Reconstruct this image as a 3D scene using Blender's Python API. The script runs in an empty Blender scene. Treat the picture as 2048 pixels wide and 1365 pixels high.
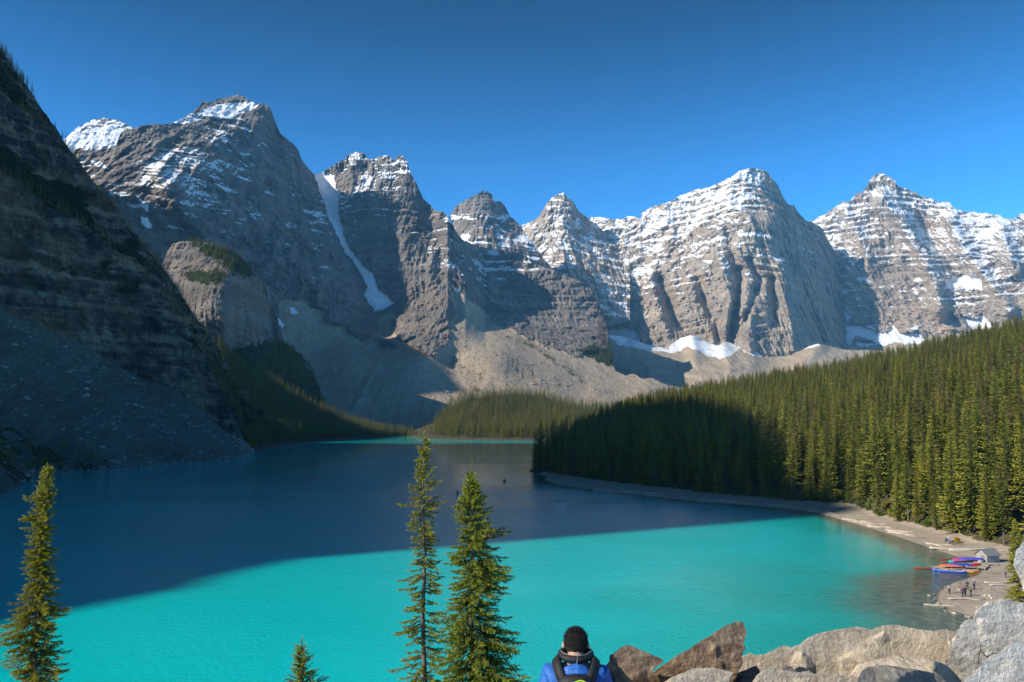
import bpy, math, random
import numpy as np
from mathutils import Vector, Matrix, Euler

random.seed(7); RNG = np.random.default_rng(7)
sc = bpy.context.scene
COL = sc.collection

# ------------------------------------------------------------------ camera
F, CX, CY, HOR, CAMZ = 1607.0, 1024.0, 682.5, 840.0, 30.0      # photo measured at 2048 px width
PITCH = math.atan((HOR - CY) / F)
cp, sp = math.cos(PITCH), math.sin(PITCH)
cam_d = bpy.data.cameras.new('camera'); cam = bpy.data.objects.new('camera', cam_d); COL.objects.link(cam)
cam.location = (0, 0, CAMZ); cam.rotation_euler = (math.pi / 2 + PITCH, 0, 0)
cam_d.sensor_width = 36; cam_d.lens = 36 * F / 2048; cam_d.clip_start = 0.1; cam_d.clip_end = 60000
sc.camera = cam

# ------------------------------------------------------------------ light
SUN_EL = math.radians(31.0)
TRAVEL = Vector((0.915, 0.403))                                # ground direction in which shadows fall
TRAVEL.normalize()
world = bpy.data.worlds.new('World'); sc.world = world; world.use_nodes = True
wn = world.node_tree; bg = wn.nodes['Background']
sky = wn.nodes.new('ShaderNodeTexSky'); sky.sky_type = 'NISHITA'; sky.sun_disc = False
sky.sun_elevation = SUN_EL; sky.sun_rotation = math.atan2(-TRAVEL.x, -TRAVEL.y)
sky.altitude = 1900; sky.air_density = 0.5; sky.dust_density = 0.7; sky.ozone_density = 2.2
hs = wn.nodes.new('ShaderNodeHueSaturation'); hs.inputs['Saturation'].default_value = 1.22; hs.inputs['Hue'].default_value = 0.484; hs.inputs['Value'].default_value = 1.22
wn.links.new(sky.outputs[0], hs.inputs['Color']); gm_ = wn.nodes.new('ShaderNodeGamma'); gm_.inputs[1].default_value = 1.3; wn.links.new(hs.outputs[0], gm_.inputs[0]); 
# the polarised look of the photograph: the sky deepens steadily from the horizon to the zenith
tc_ = wn.nodes.new('ShaderNodeTexCoord'); sx_ = wn.nodes.new('ShaderNodeSeparateXYZ'); wn.links.new(tc_.outputs['Generated'], sx_.inputs[0])
mr_ = wn.nodes.new('ShaderNodeValToRGB'); wn.links.new(sx_.outputs[2], mr_.inputs[0]); e_ = mr_.color_ramp.elements; e_[0].position = .2; e_[0].color = (1, 1, 1, 1); e_[1].position = 1.0; e_[1].color = (.2, .2, .2, 1)
for q_, w_ in ((.3, .92), (.46, .46), (.7, .28)): n_ = e_.new(q_); n_.color = (w_, w_, w_, 1)
mu_ = wn.nodes.new('ShaderNodeMix'); mu_.data_type = 'RGBA'; mu_.blend_type = 'MULTIPLY'; mu_.inputs[0].default_value = 1; wn.links.new(gm_.outputs[0], mu_.inputs[6]); wn.links.new(mr_.outputs[0], mu_.inputs[7])
wn.links.new(mu_.outputs[2], bg.inputs[0]);  bg.inputs[1].default_value = 0.15
sd = bpy.data.lights.new('sun', 'SUN'); sd.energy = 5.0; sd.angle = math.radians(0.7); sd.color = (1.0, 0.91, 0.77)
so = bpy.data.objects.new('sun', sd); COL.objects.link(so)
so.rotation_euler = Vector((TRAVEL.x * math.cos(SUN_EL), TRAVEL.y * math.cos(SUN_EL), -math.sin(SUN_EL))).to_track_quat('-Z', 'Y').to_euler()
sc.view_settings.view_transform = 'Standard'; sc.view_settings.look = 'None'
sc.view_settings.exposure = 0.45; sc.view_settings.gamma = 1.0; sc.view_settings.use_curve_mapping = False
sc.render.engine = 'CYCLES'
cy = sc.cycles
cy.use_denoising = True; cy.max_bounces = 5; cy.diffuse_bounces = 2; cy.glossy_bounces = 2; cy.transparent_max_bounces = 8
cy.volume_bounces = 0; cy.transmission_bounces = 2; cy.use_fast_gi = False; cy.caustics_reflective = False; cy.caustics_refractive = False

# ------------------------------------------------------------------ helpers: projection
def at(u, v, Y):
    """the place seen at photo pixel (u, v) whose distance ahead is Y"""
    x = (np.asarray(u, float) - CX) / F; y = -(np.asarray(v, float) - CY) / F
    t = Y / (cp - y * sp)
    return np.stack(np.broadcast_arrays(x * t, np.asarray(Y, float) + 0 * x, CAMZ + (sp + y * cp) * t), -1)
def ground(u, v, z=0.0):
    x = (u - CX) / F; y = -(v - CY) / F
    t = (z - CAMZ) / (sp + y * cp)
    return np.array((x * t, (cp - y * sp) * t, z))

# ------------------------------------------------------------------ helpers: noise
def _h(xi, yi, zi, seed):
    h = (xi * np.uint32(374761393) + yi * np.uint32(668265263) + zi * np.uint32(2246822519) + np.uint32((seed * 3266489917) & 0xffffffff))
    h = (h ^ (h >> np.uint32(13))) * np.uint32(1274126177)
    h = h ^ (h >> np.uint32(16))
    return h.astype(np.float32) * np.float32(2.0 / 4294967295.0) - 1
def vn(x, y, z, seed=0):
    x = np.asarray(x, np.float32); y = np.asarray(y, np.float32); z = np.asarray(z, np.float32)
    x, y, z = np.broadcast_arrays(x, y, z)
    fx, fy, fz = np.floor(x), np.floor(y), np.floor(z)
    xi, yi, zi = (a.astype(np.int64).astype(np.uint32) for a in (fx, fy, fz))
    x, y, z = x - fx, y - fy, z - fz
    x, y, z = (a * a * a * (a * (a * 6 - 15) + 10) for a in (x, y, z))
    o = np.uint32(1)
    def l(a, b, t): return a + (b - a) * t
    return l(l(l(_h(xi, yi, zi, seed), _h(xi + o, yi, zi, seed), x), l(_h(xi, yi + o, zi, seed), _h(xi + o, yi + o, zi, seed), x), y),
             l(l(_h(xi, yi, zi + o, seed), _h(xi + o, yi, zi + o, seed), x), l(_h(xi, yi + o, zi + o, seed), _h(xi + o, yi + o, zi + o, seed), x), y), z)
def fbm(x, y, z, o=4, seed=0, g=0.5):
    s = 0; a = 1; n = 0
    for i in range(o):
        s = s + a * vn(x * 2.03 ** i + 7.1 * i, y * 2.03 ** i + 3.7 * i, z * 2.03 ** i, seed + i); n += a; a *= g
    return s / n
def ridged(x, y, z, o=4, seed=0, g=0.5):
    s = 0; a = 1; n = 0
    for i in range(o):
        s = s + a * (1 - 2 * np.abs(vn(x * 2.07 ** i + 5.1 * i, y * 2.07 ** i + 1.7 * i, z * 2.07 ** i, seed + i))); n += a; a *= g
    return s / n
def sstep(a, b, x):
    t = np.clip((x - a) / (b - a), 0, 1); return t * t * (3 - 2 * t)
def tps(ctrl, scale=300.0, smooth=1e-3):
    C = np.array(ctrl, float); P = C[:, :2] / scale; n = len(P)
    def K(r2): return np.where(r2 > 0, 0.5 * r2 * np.log(np.maximum(r2, 1e-12)), 0)
    d2 = ((P[:, None] - P[None]) ** 2).sum(-1)
    A = np.zeros((n + 3, n + 3)); A[:n, :n] = K(d2) + smooth * np.eye(n); A[:n, n] = 1; A[:n, n + 1:] = P; A[n, :n] = 1; A[n + 1:, :n] = P.T
    w = np.linalg.solve(A, np.concatenate([C[:, 2], [0, 0, 0]]))
    def f(u, v):
        u = np.asarray(u, float) / scale; v = np.asarray(v, float) / scale
        s = w[n] + w[n + 1] * u + w[n + 2] * v
        for i in range(n): s = s + w[i] * K((u - P[i, 0]) ** 2 + (v - P[i, 1]) ** 2)
        return s
    return f
def polysd(poly, u, v):
    """signed distance in photo pixels, positive inside"""
    P = np.array(poly, float); n = len(P); d = np.full(np.shape(u), 1e18); ins = np.zeros(np.shape(u), bool)
    for i in range(n):
        ax, ay = P[i]; bx, by = P[(i + 1) % n]; ex, ey = bx - ax, by - ay
        t = np.clip(((u - ax) * ex + (v - ay) * ey) / (ex * ex + ey * ey + 1e-9), 0, 1)
        d = np.minimum(d, (u - ax - t * ex) ** 2 + (v - ay - t * ey) ** 2)
        ins ^= ((ay > v) != (by > v)) & (u < ex * (v - ay) / (ey if ey != 0 else 1e-9) + ax)
    return np.where(ins, 1, -1) * np.sqrt(d)
def linesd(line, u, v):
    P = np.array(line, float); d = np.full(np.shape(u), 1e18)
    for i in range(len(P) - 1):
        ax, ay = P[i][:2]; bx, by = P[i + 1][:2]; ex, ey = bx - ax, by - ay
        t = np.clip(((u - ax) * ex + (v - ay) * ey) / (ex * ex + ey * ey + 1e-9), 0, 1)
        d = np.minimum(d, (u - ax - t * ex) ** 2 + (v - ay - t * ey) ** 2)
    return np.sqrt(d)
def polyi(pts, u):
    P = np.array(pts, float); return np.interp(u, P[:, 0], P[:, 1])

# ------------------------------------------------------------------ helpers: objects
def tag(o, label=None, cat=None, group=None, kind=None):
    if label: o['label'] = label
    if cat: o['category'] = cat
    if group: o['group'] = group
    if kind: o['kind'] = kind
    return o
def mesh_np(name, V, Fq, mat=None, smooth=False, attrs=None, parent=None, link=True):
    """V (n,3); Fq (m,3|4) array or list of faces"""
    me = bpy.data.meshes.new(name)
    V = np.asarray(V, np.float32)
    if isinstance(Fq, np.ndarray):
        k = Fq.shape[1]; me.vertices.add(len(V)); me.vertices.foreach_set('co', V.ravel())
        me.loops.add(Fq.size); me.loops.foreach_set('vertex_index', Fq.astype(np.int32).ravel())
        me.polygons.add(len(Fq)); me.polygons.foreach_set('loop_start', np.arange(0, Fq.size, k, dtype=np.int32))
        me.update(calc_edges=True)
    else:
        me.from_pydata([tuple(map(float, p)) for p in V], [], [tuple(map(int, f)) for f in Fq]); me.update()
    if smooth is True: me.polygons.foreach_set('use_smooth', np.ones(len(me.polygons), bool))
    elif smooth is False: me.polygons.foreach_set('use_smooth', np.zeros(len(me.polygons), bool))
    else: me.polygons.foreach_set('use_smooth', np.asarray(smooth, bool))
    for k, a in (attrs or {}).items():
        at_ = me.attributes.new(k, 'FLOAT', 'POINT'); at_.data.foreach_set('value', np.asarray(a, np.float32).ravel())
    if mat: me.materials.append(mat)
    me.update()
    o = bpy.data.objects.new(name, me)
    if link: COL.objects.link(o)
    if parent: o.parent = parent
    return o
def grid_faces(r, c):
    i = np.arange((r - 1) * c).reshape(r - 1, c)[:, :-1]
    return np.stack([i, i + 1, i + c + 1, i + c], -1).reshape(-1, 4)
def empty(name, loc, label=None, cat=None, group=None, rz=0):
    o = bpy.data.objects.new(name, None); COL.objects.link(o); o.location = loc; o.rotation_euler = (0, 0, rz); o.empty_display_size = 0.3
    return tag(o, label, cat, group)

# ------------------------------------------------------------------ helpers: materials
class NT:
    def __init__(s, name):
        s.m = bpy.data.materials.new(name); s.m.use_nodes = True; s.t = s.m.node_tree; s.b = s.t.nodes['Principled BSDF']; s.out = s.t.nodes['Material Output']
    def n(s, typ, **kw):
        nd = s.t.nodes.new(typ)
        for k, v in kw.items():
            if k.startswith('i_'):
                key = k[2:]; key = int(key) if key.isdigit() else key.replace('_', ' ')
                if hasattr(v, 'links') or isinstance(v, bpy.types.NodeSocket): s.t.links.new(v, nd.inputs[key])
                else: nd.inputs[key].default_value = v
            else: setattr(nd, k, v)
        return nd
    def l(s, a, b): s.t.links.new(a, b)
    def pos(s, scale=(1, 1, 1), obj=False):
        if obj: p = s.n('ShaderNodeTexCoord').outputs['Object']
        else: p = s.n('ShaderNodeNewGeometry').outputs['Position']
        return s.n('ShaderNodeVectorMath', operation='MULTIPLY', i_0=p, i_1=scale).outputs[0]
    def noise(s, vec, scale, detail=4, rough=0.55, dist=0.0):
        return s.n('ShaderNodeTexNoise', i_Vector=vec, i_Scale=scale, i_Detail=float(detail), i_Roughness=rough, i_Distortion=dist).outputs[0]
    def ramp(s, fac, stops):
        r = s.n('ShaderNodeValToRGB', i_0=fac); e = r.color_ramp.elements
        while len(e) < len(stops): e.new(0.5)
        for i, (p, c) in enumerate(stops): e[i].position = p; e[i].color = (*c, 1) if len(c) == 3 else c
        return r.outputs[0]
    def mix(s, fac, a, b, mode='MIX'):
        m = s.n('ShaderNodeMix', data_type='RGBA', blend_type=mode)
        for k, v in ((0, fac), (6, a), (7, b)):
            if isinstance(v, bpy.types.NodeSocket): s.l(v, m.inputs[k])
            elif k == 0: m.inputs[0].default_value = v
            else: m.inputs[k].default_value = (*v, 1)
        return m.outputs[2]
    def math(s, op, a, b=0.0, c=0.0, clamp=False):
        m = s.n('ShaderNodeMath', operation=op); m.use_clamp = clamp
        for k, v in enumerate((a, b, c)):
            if isinstance(v, bpy.types.NodeSocket): s.l(v, m.inputs[k])
            else: m.inputs[k].default_value = v
        return m.outputs[0]
    def attr(s, name): return s.n('ShaderNodeAttribute', attribute_name=name).outputs['Fac']
    def sm(s, x, a, b): return s.n('ShaderNodeMapRange', interpolation_type='SMOOTHSTEP', i_0=x, i_1=a, i_2=b).outputs[0]
    def bump(s, h, dist, strength=1.0, normal=None):
        b = s.n('ShaderNodeBump', i_Height=h, i_Distance=dist, i_Strength=strength)
        if normal: s.l(normal, b.inputs['Normal'])
        return b.outputs[0]
    def set(s, **kw):
        for k, v in kw.items():
            k = k.replace('_', ' ')
            if isinstance(v, bpy.types.NodeSocket): s.l(v, s.b.inputs[k])
            else: s.b.inputs[k].default_value = (*v, 1) if isinstance(v, tuple) and len(v) == 3 and 'Color' in k else v
        return s.m
def simple(name, col, rough=0.7, metal=0.0, var=0.15, scale=8.0, obj=True, bump=0.0):
    t = NT(name); p = t.pos(obj=obj); n = t.noise(p, scale, 3)
    c = t.mix(n, tuple(x * (1 - var) for x in col), tuple(min(1, x * (1 + var)) for x in col))
    t.set(Base_Color=c, Roughness=rough, Metallic=metal)
    if bump: t.set(Normal=t.bump(n, bump))
    return t.m

def rock_material(name, dark, mid, light, z_step=30.0, fine=0.05, snow=True, bd=8.0, screecol=(0.47, 0.38, 0.28), vegcol=(0.025, 0.038, 0.013), stain=0.5, tight=1.0):
    t = NT(name)
    p = t.pos()
    big = t.noise(p, fine * 0.06, 4, 0.6)
    med = t.noise(p, fine * 0.5, 6, 0.65)
    strata = t.noise(t.pos((0.06, 0.06, 1.0)), 1.0 / z_step, 5, 0.7, 0.3)
    vert = t.noise(t.pos((1.0, 1.0, 0.12)), fine * 0.35, 4, 0.65)
    f = t.math('ADD', t.math('MULTIPLY', strata, 0.45), t.math('ADD', t.math('MULTIPLY', med, 0.3), t.math('MULTIPLY', vert, 0.25)))
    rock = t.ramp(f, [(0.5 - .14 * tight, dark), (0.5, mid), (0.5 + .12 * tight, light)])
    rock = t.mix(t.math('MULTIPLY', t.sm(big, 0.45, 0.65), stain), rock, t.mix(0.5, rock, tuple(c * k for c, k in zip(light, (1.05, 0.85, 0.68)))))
    fn = t.noise(p, fine * 3, 4, 0.7)
    sv = t.noise(p, fine * 1.2, 5, 0.75)
    run = t.noise(t.pos((1.0, 0.25, 0.10)), fine * 0.9, 5, 0.7, 0.2)
    scree = t.ramp(t.math('ADD', t.math('MULTIPLY', fn, 0.35), t.math('ADD', t.math('MULTIPLY', big, 0.25), t.math('MULTIPLY', run, 0.4))), [(0.38, tuple(c * 0.6 for c in screecol)), (0.62, tuple(c * 1.18 for c in screecol))])
    veg = t.ramp(sv, [(0.3, tuple(c * 0.6 for c in vegcol)), (0.7, tuple(c * 1.6 for c in vegcol))])
    col = t.mix(t.attr('scree'), rock, scree)
    col = t.mix(t.sm(t.math('ADD', t.attr('veg'), t.math('MULTIPLY', t.math('SUBTRACT', sv, 0.5), 1.2)), 0.4, 0.65), col, veg)
    rough = 0.9
    if snow:
        sa = t.math('ADD', t.attr('snow'), t.math('MULTIPLY', t.math('SUBTRACT', sv, 0.5), .6))
        sf = t.sm(sa, 0.42, 0.6)
        col = t.mix(sf, col, (0.86, 0.88, 0.92))
    h = t.math('ADD', t.math('MULTIPLY', med, 1.0), t.math('MULTIPLY', fn, 0.35))
    t.set(Base_Color=col, Roughness=rough, Normal=t.bump(h, bd, 1.0))
    t.b.inputs['Specular IOR Level'].default_value = 0.15
    return t.m
M = {}
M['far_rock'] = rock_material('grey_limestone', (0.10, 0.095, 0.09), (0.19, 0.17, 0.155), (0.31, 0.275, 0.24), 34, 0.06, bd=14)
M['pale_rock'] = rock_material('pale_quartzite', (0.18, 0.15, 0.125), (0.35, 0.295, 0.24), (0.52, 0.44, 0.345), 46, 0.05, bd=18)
M['near_rock'] = rock_material('brown_cliff_rock', (0.032, 0.034, 0.03), (0.095, 0.092, 0.075), (0.30, 0.25, 0.175), 9, 0.2, snow=False, bd=4, screecol=(0.135, 0.145, 0.12), stain=0.9, tight=.55)  # tight ramp: dark streak stains that also put crevice shade into the colour

# ================================================================== MOUNTAINS
SHEETS = {}
def relief(name, label, sil, bot, ctrl, mat, du=1.6, dv=1.6, jag=2.5, gully=(40, 120), terr=(30, 0.6), rough=(10, 30), snowf=None, masks=None,
           gf=None, back=(60, 700, 500), seed=1, tilt=(0.05, 0.0), snow_amt=0.0, smooth_soft=True, extra=None, wl=1.0, shift=None, sbias=0.03):
    u0, u1 = sil[0][0], sil[-1][0]
    us = np.arange(u0, u1 + 0.1, du)
    vt = polyi(sil, us); vb = polyi(bot, us)
    vt = vt + jag * (fbm(us / 14, 0 * us, 0 * us + seed, 4, seed, 0.6) + 0.5 * ridged(us / 5, 0 * us, 0 * us, 2, seed + 9))
    n = int(max((vb - vt).max() / dv, 20)) + 1
    s = np.linspace(0, 1, n)[:, None]
    U = np.broadcast_to(us[None], (n, len(us))).astype(float); V = vt[None] + (vb - vt)[None] * s
    Y = tps(ctrl)(U, V)
    if shift is not None: Y = Y + shift(U, V)
    P = at(U, V, Y)
    m = masks(U, V, P) if masks else {}
    soft = np.clip(m.get('soft', np.zeros_like(U)), 0, 1)           # 1 = smooth scree or snowfield
    hard = 1 - soft
    x, y, z = P[..., 0], P[..., 1], P[..., 2]
    ga, gw = gully; gw *= wl
    wx = fbm(x / 300, y / 300, z / 300, 3, seed + 30) * 120
    # buttresses and gullies run down the face
    G = ridged((x + wx) / gw, y / gw * 0.6, z / (gw * 3.2), 5, seed + 3, 0.55)
    G2 = ridged((x + wx * .4) / (gw * .3), y / gw, z / (gw * 1.3), 4, seed + 13, 0.55)
    st, sa = terr
    zz = z + tilt[0] * x + tilt[1] * y + 26 * fbm(x / 260, y / 260, z / 400, 3, seed + 5) + 5 * fbm(x / 40, y / 40, z / 60, 3, seed + 6)
    k = zz / st + 0.8 * fbm(zz / (st * 2.5), x * 0 , y * 0, 2, seed + 21)
    fr = k - np.floor(k); led = sstep(0.62, 1.0, fr)                    # ledge phase of each rock band
    k2 = zz / (st * 0.31); fr2 = k2 - np.floor(k2); led2 = sstep(0.55, 1.0, fr2)
    amt = np.clip(0.45 + 1.1 * fbm(x / 260, y / 260, z / 90, 3, seed + 8), 0, 1.1)
    am2 = np.clip(0.35 + 1.3 * fbm(x / 120, y / 120, z / 50, 3, seed + 18), 0, 1.1)
    T = st * sa * ((led - fr) * amt + 0.31 * (led2 - fr2) * am2)
    R = fbm(x / rough[1], y / rough[1], z / rough[1], 6, seed + 11, 0.7)
    gm = np.ones_like(U) if gf is None else gf(U, V)
    G3 = ridged((x + wx * .2) / (gw * .11), y / gw * 2, z / (gw * .4), 3, seed + 23, 0.6)
    dY = hard * (-ga * gm * G - ga * 0.5 * G2 - ga * .28 * G3 + T + rough[0] * R)
    dY = dY + soft * (5 * fbm(x / 60, y / 60, z / 60, 4, seed + 40) - 7 * ridged(x / 45, y * 0, z / 400, 3, seed + 41))
    if extra is not None: dY = dY + extra(U, V, x, y, z)
    # keep the deformation small right at the bottom edge
    P = at(U, V, Y + dY)
    # normals from differences
    a = np.gradient(P, axis=1); b = np.gradient(P, axis=0)
    N = np.cross(b, a); N /= np.linalg.norm(N, axis=-1, keepdims=True) + 1e-9
    N *= np.sign(-(N[..., 1:2]) + 1e-9)
    nz = N[..., 2]
    snow = np.zeros_like(U)
    if snowf is not None:
        bias = snowf(U, V)
        fl = fbm(x / 70, y / 70, z / 30, 4, seed + 50)
        fl2 = fbm(x / 22, y / 22, z / 14, 3, seed + 51)
        snow = bias + 0.32 * led * amt + 0.16 * led2 * am2 + 0.6 * fl + 0.22 * fl2 + 0.9 * (nz - 0.38) - 0.25 * np.clip(G2, -1, 1) + sbias
    for key in ('snow_add',):
        if key in m: snow = np.where(m[key] > -50, np.maximum(snow, m[key]), snow)
    if 'snow_cut' in m: snow = snow - 2 * m['snow_cut']
    veg = m.get('veg', np.zeros_like(U)); scree = m.get('scree', np.zeros_like(U))
    # back slope so that the mountain is solid from the side
    top = P[0]; rows = [top + np.array([0, back[0] * 0.5, -back[0] * 0.3]), top + np.array([0, back[0] * 2, -back[0] * 2]), top + np.array([0, back[1], -back[1]])]
    rows = rows[::-1]
    PP = np.concatenate([np.stack(rows), P]); PP[..., 2] = np.maximum(PP[..., 2], -7.5); ex = lambda q: np.concatenate([np.repeat(q[:1], 3, 0), q])
    r, c = PP.shape[:2]
    sm = None
    Fq = grid_faces(r, c)
    softv = ex(np.maximum(soft, (snow > 0.75) * 1.0)).ravel() if smooth_soft else np.zeros(r * c)
    smf = softv[Fq].mean(1) > 0.5
    o = mesh_np(name, PP.reshape(-1, 3), Fq, mat, smf, dict(snow=ex(snow), veg=ex(veg), scree=ex(scree)))
    tag(o, label, None, None, 'structure')
    SHEETS[name if name not in SHEETS else name + str(len(SHEETS))] = dict(us=us, V=V, P=P, U=U)
    return o, (us, V, P)

def lookup(sheet, u, v):
    us, V, P = sheet
    i = int(round((u - us[0]) / (us[1] - us[0]))); i = min(max(i, 0), len(us) - 1)
    j = int(np.clip(np.searchsorted(V[:, i], v), 0, len(V) - 1))
    return P[j, i]
def edge(poly, u, v, soft=2.0, n=5.0, seed=0, sc_=9.0):
    """0..1 mask of a hand drawn patch with a ragged rim"""
    d = polysd(poly, u, v) + n * fbm(u / sc_, v / sc_, 0 * u, 3, 77 + seed, 0.6)
    return np.clip(0.5 + d / (2 * soft), 0, 1)

# ---- far left snow dome
relief('far_snow_peak', 'small snow-streaked peak far behind the left shoulder',
       [(100, 330), (130, 278), (147, 262), (160, 252), (185, 240), (208, 236), (235, 241), (255, 250), (275, 262), (300, 290), (330, 320)],
       [(100, 400), (330, 400)], [(100, 300, 3300), (208, 236, 3500), (300, 290, 3400), (208, 300, 3260), (120, 400, 3100), (330, 400, 3150)],
       M['far_rock'], jag=1.5, gully=(25, 90), terr=(30, .4), rough=(9, 26), snowf=lambda u, v: 0.30 + 0.01 * (v - 262), sbias=.3, seed=101, du=1.8, dv=1.8)

# ---- the long left wall with its talus, down to the far end of the lake
silA = [(100, 318), (135, 306), (165, 293), (232, 291), (240, 268), (252, 258), (268, 256), (300, 250), (340, 247), (362, 240), (385, 226), (400, 210), (408, 203), (425, 204), (440, 196), (460, 194), (478, 190),
        (490, 196), (500, 203), (515, 208), (535, 209), (541, 217), (546, 232), (556, 255), (560, 266), (572, 276), (585, 287), (597, 300), (603, 318), (615, 335), (626, 346), (640, 347), (650, 341), (668, 330), (690, 317),
        (700, 307), (716, 303), (728, 308), (738, 319), (752, 318), (768, 310), (780, 312), (787, 321), (795, 313), (806, 312), (814, 322), (820, 343), (832, 365), (840, 383), (847, 398), (863, 411), (868, 421), (884, 422), (902, 438), (911, 461),
        (924, 480), (960, 494), (1000, 503), (1019, 506), (1051, 509), (1064, 528), (1090, 533), (1110, 541), (1145, 557), (1177, 570), (1193, 592), (1206, 635), (1216, 664), (1221, 700),
        (1230, 742), (1250, 752), (1266, 748), (1285, 757), (1305, 756), (1330, 768), (1345, 772), (1400, 780), (1470, 786), (1560, 790)]
botA = [(100, 800), (600, 872), (800, 872), (1560, 872)]
ctrlA = [(160, 300, 2560), (260, 262, 2500), (340, 250, 2560), (470, 195, 2800), (535, 215, 2700), (400, 300, 2450), (560, 262, 2760), (250, 320, 2400), (200, 420, 2240), (300, 480, 2180), (400, 440, 2260), (480, 360, 2440),
         (560, 380, 2560), (500, 520, 2220), (600, 500, 2380), (340, 640, 1960), (450, 640, 1980), (560, 620, 2110), (600, 330, 2800), (650, 480, 2500), (700, 600, 2290), (640, 350, 2990), (672, 420, 2800), (705, 500, 2640), (760, 612, 2390),
         (715, 305, 2960), (805, 314, 2860), (740, 400, 2760), (770, 480, 2660), (850, 400, 2880), (900, 440, 2900), (820, 480, 2640), (850, 560, 2520), (880, 620, 2400), (800, 660, 2230), (905, 642, 2340), (870, 705, 2080),
         (960, 500, 2950), (1050, 512, 2900), (1000, 570, 2700), (950, 590, 2500), (1000, 640, 2480), (1100, 600, 2700), (1190, 592, 2760), (1210, 700, 2560), (1130, 690, 2520), (1060, 690, 2400),
         (640, 700, 2060), (700, 740, 1930), (600, 760, 1850), (700, 830, 1690), (560, 830, 1600), (800, 760, 1880), (800, 850, 1650), (760, 680, 2200), (900, 720, 2120), (880, 770, 1900), (1000, 710, 2130), (1000, 785, 1900), (950, 680, 2220), (1100, 750, 2150), (1100, 790, 1960),
         (1200, 790, 2080), (1180, 750, 2300), (1250, 745, 2420), (1300, 765, 2330), (1300, 790, 2160), (1450, 780, 2500), (1000, 860, 1700), (1300, 860, 1900), (1500, 860, 2000)]
couloir = [(627, 345), (652, 345), (668, 352), (672, 375), (680, 385), (676, 410), (680, 440), (690, 470), (702, 500), (725, 530), (745, 548), (750, 562), (756, 578), (773, 588), (788, 606), (770, 618), (752, 624), (738, 605), (728, 590), (735, 572), (722, 548), (705, 520), (688, 500), (670, 462), (655, 430), (645, 395), (636, 370)]
rockpoly = [(0, 250), (100, 200), (640, 100), (1000, 300), (1240, 560), (1222, 722), (1195, 700), (1150, 712), (1090, 690), (1040, 668), (985, 640), (940, 600), (915, 572), (905, 590), (912, 628), (900, 652), (906, 672), (888, 700), (872, 716), (852, 708), (820, 690), (800, 680), (783, 655), (778, 640), (790, 628),
            (770, 628), (752, 640), (755, 655), (745, 680), (730, 688), (705, 672), (690, 655), (668, 650), (648, 640), (655, 625), (625, 615), (600, 600), (575, 598), (560, 610), (556, 650), (575, 700), (500, 760), (300, 760), (100, 760)]
spur = [(745, 676), (770, 678), (800, 692), (795, 700), (765, 692)]
def masksA(u, v, P):
    n1 = 7 * fbm(u / 16, v / 16, 0 * u, 4, 61, 0.6)
    rk = np.clip(0.5 + (polysd(rockpoly, u, v) + n1) / 6, 0, 1)
    rk = np.maximum(rk, edge(spur, u, v, 3, 3))
    c = edge(couloir, u, v, 1.2, 3.0, 1, 7)
    add = np.full_like(u, -99.0); add = np.where(c > 0.4, 1.6 * c, add)
    chunks = [[(385, 236), (405, 218), (450, 207), (508, 203), (520, 212), (485, 226), (455, 238), (440, 238), (415, 232), (395, 244), (360, 246)],
              [(345, 246), (385, 228), (420, 224), (400, 240), (370, 248)],
              [(160, 293), (180, 286), (232, 288), (230, 296), (170, 300)],
              [(180, 322), (200, 324), (222, 338), (224, 342), (196, 334)],
              [(268, 384), (280, 396), (298, 412), (296, 424), (288, 418)], [(280, 432), (295, 436), (305, 455), (298, 458), (284, 448)],
              [(578, 613), (588, 616), (595, 626), (588, 630), (581, 625)], [(555, 637), (560, 638), (570, 652), (564, 656), (557, 648)],
              [(905, 574), (921, 580), (918, 584), (911, 582)], [(640, 345), (668, 352), (664, 366), (650, 360)]]
    for i, q in enumerate(chunks):
        e = edge(q, u, v, 1.0, 2.5, 5 + i, 6); add = np.where(e > 0.5, 1.4 * e, add)
    soft = 1 - rk * (1 - (c > 0.5) * 0.8)
    sc_ = (1 - rk)
    # green tongues on the sunlit cone
    x, y, z = P[..., 0], P[..., 1], P[..., 2]
    gz = edge([(905, 700), (935, 690), (960, 740), (1000, 760), (980, 775), (930, 768), (892, 752), (888, 725)], u, v, 14, 12, 3, 12)
    gz = np.maximum(gz, edge([(1000, 700), (1040, 705), (1100, 745), (1190, 775), (1130, 790), (1070, 775), (1010, 750), (985, 725)], u, v, 14, 12, 4, 12))
    gz = np.maximum(gz, 0.7 * edge([(600, 690), (640, 690), (760, 800), (720, 840), (640, 790)], u, v, 20, 16, 4, 20))
    veg = 0.55 * gz * (0.7 + 0.5 * fbm(u / 5, v / 25, 0 * u, 3, 9))
    dark = edge([(1150, 700), (1185, 690), (1240, 700), (1290, 725), (1270, 745), (1215, 735)], u, v, 5, 6, 6)
    stripe = np.clip(1 - linesd([(1010, 672), (1060, 690), (1110, 722), (1165, 765)], u, v) / 9, 0, 1)
    veg = np.maximum(veg, np.maximum(0.9 * dark, 0.62 * stripe * sstep(-.35, .15, fbm(u / 9, v / 9, 0 * u, 3, 12))))
    veg = np.maximum(veg, 0.8 * edge([(560, 700), (585, 690), (620, 740), (640, 790), (560, 790)], u, v, 6, 6))
    return dict(soft=np.clip(soft, 0, 1), scree=sc_, snow_add=add, veg=veg)
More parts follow.
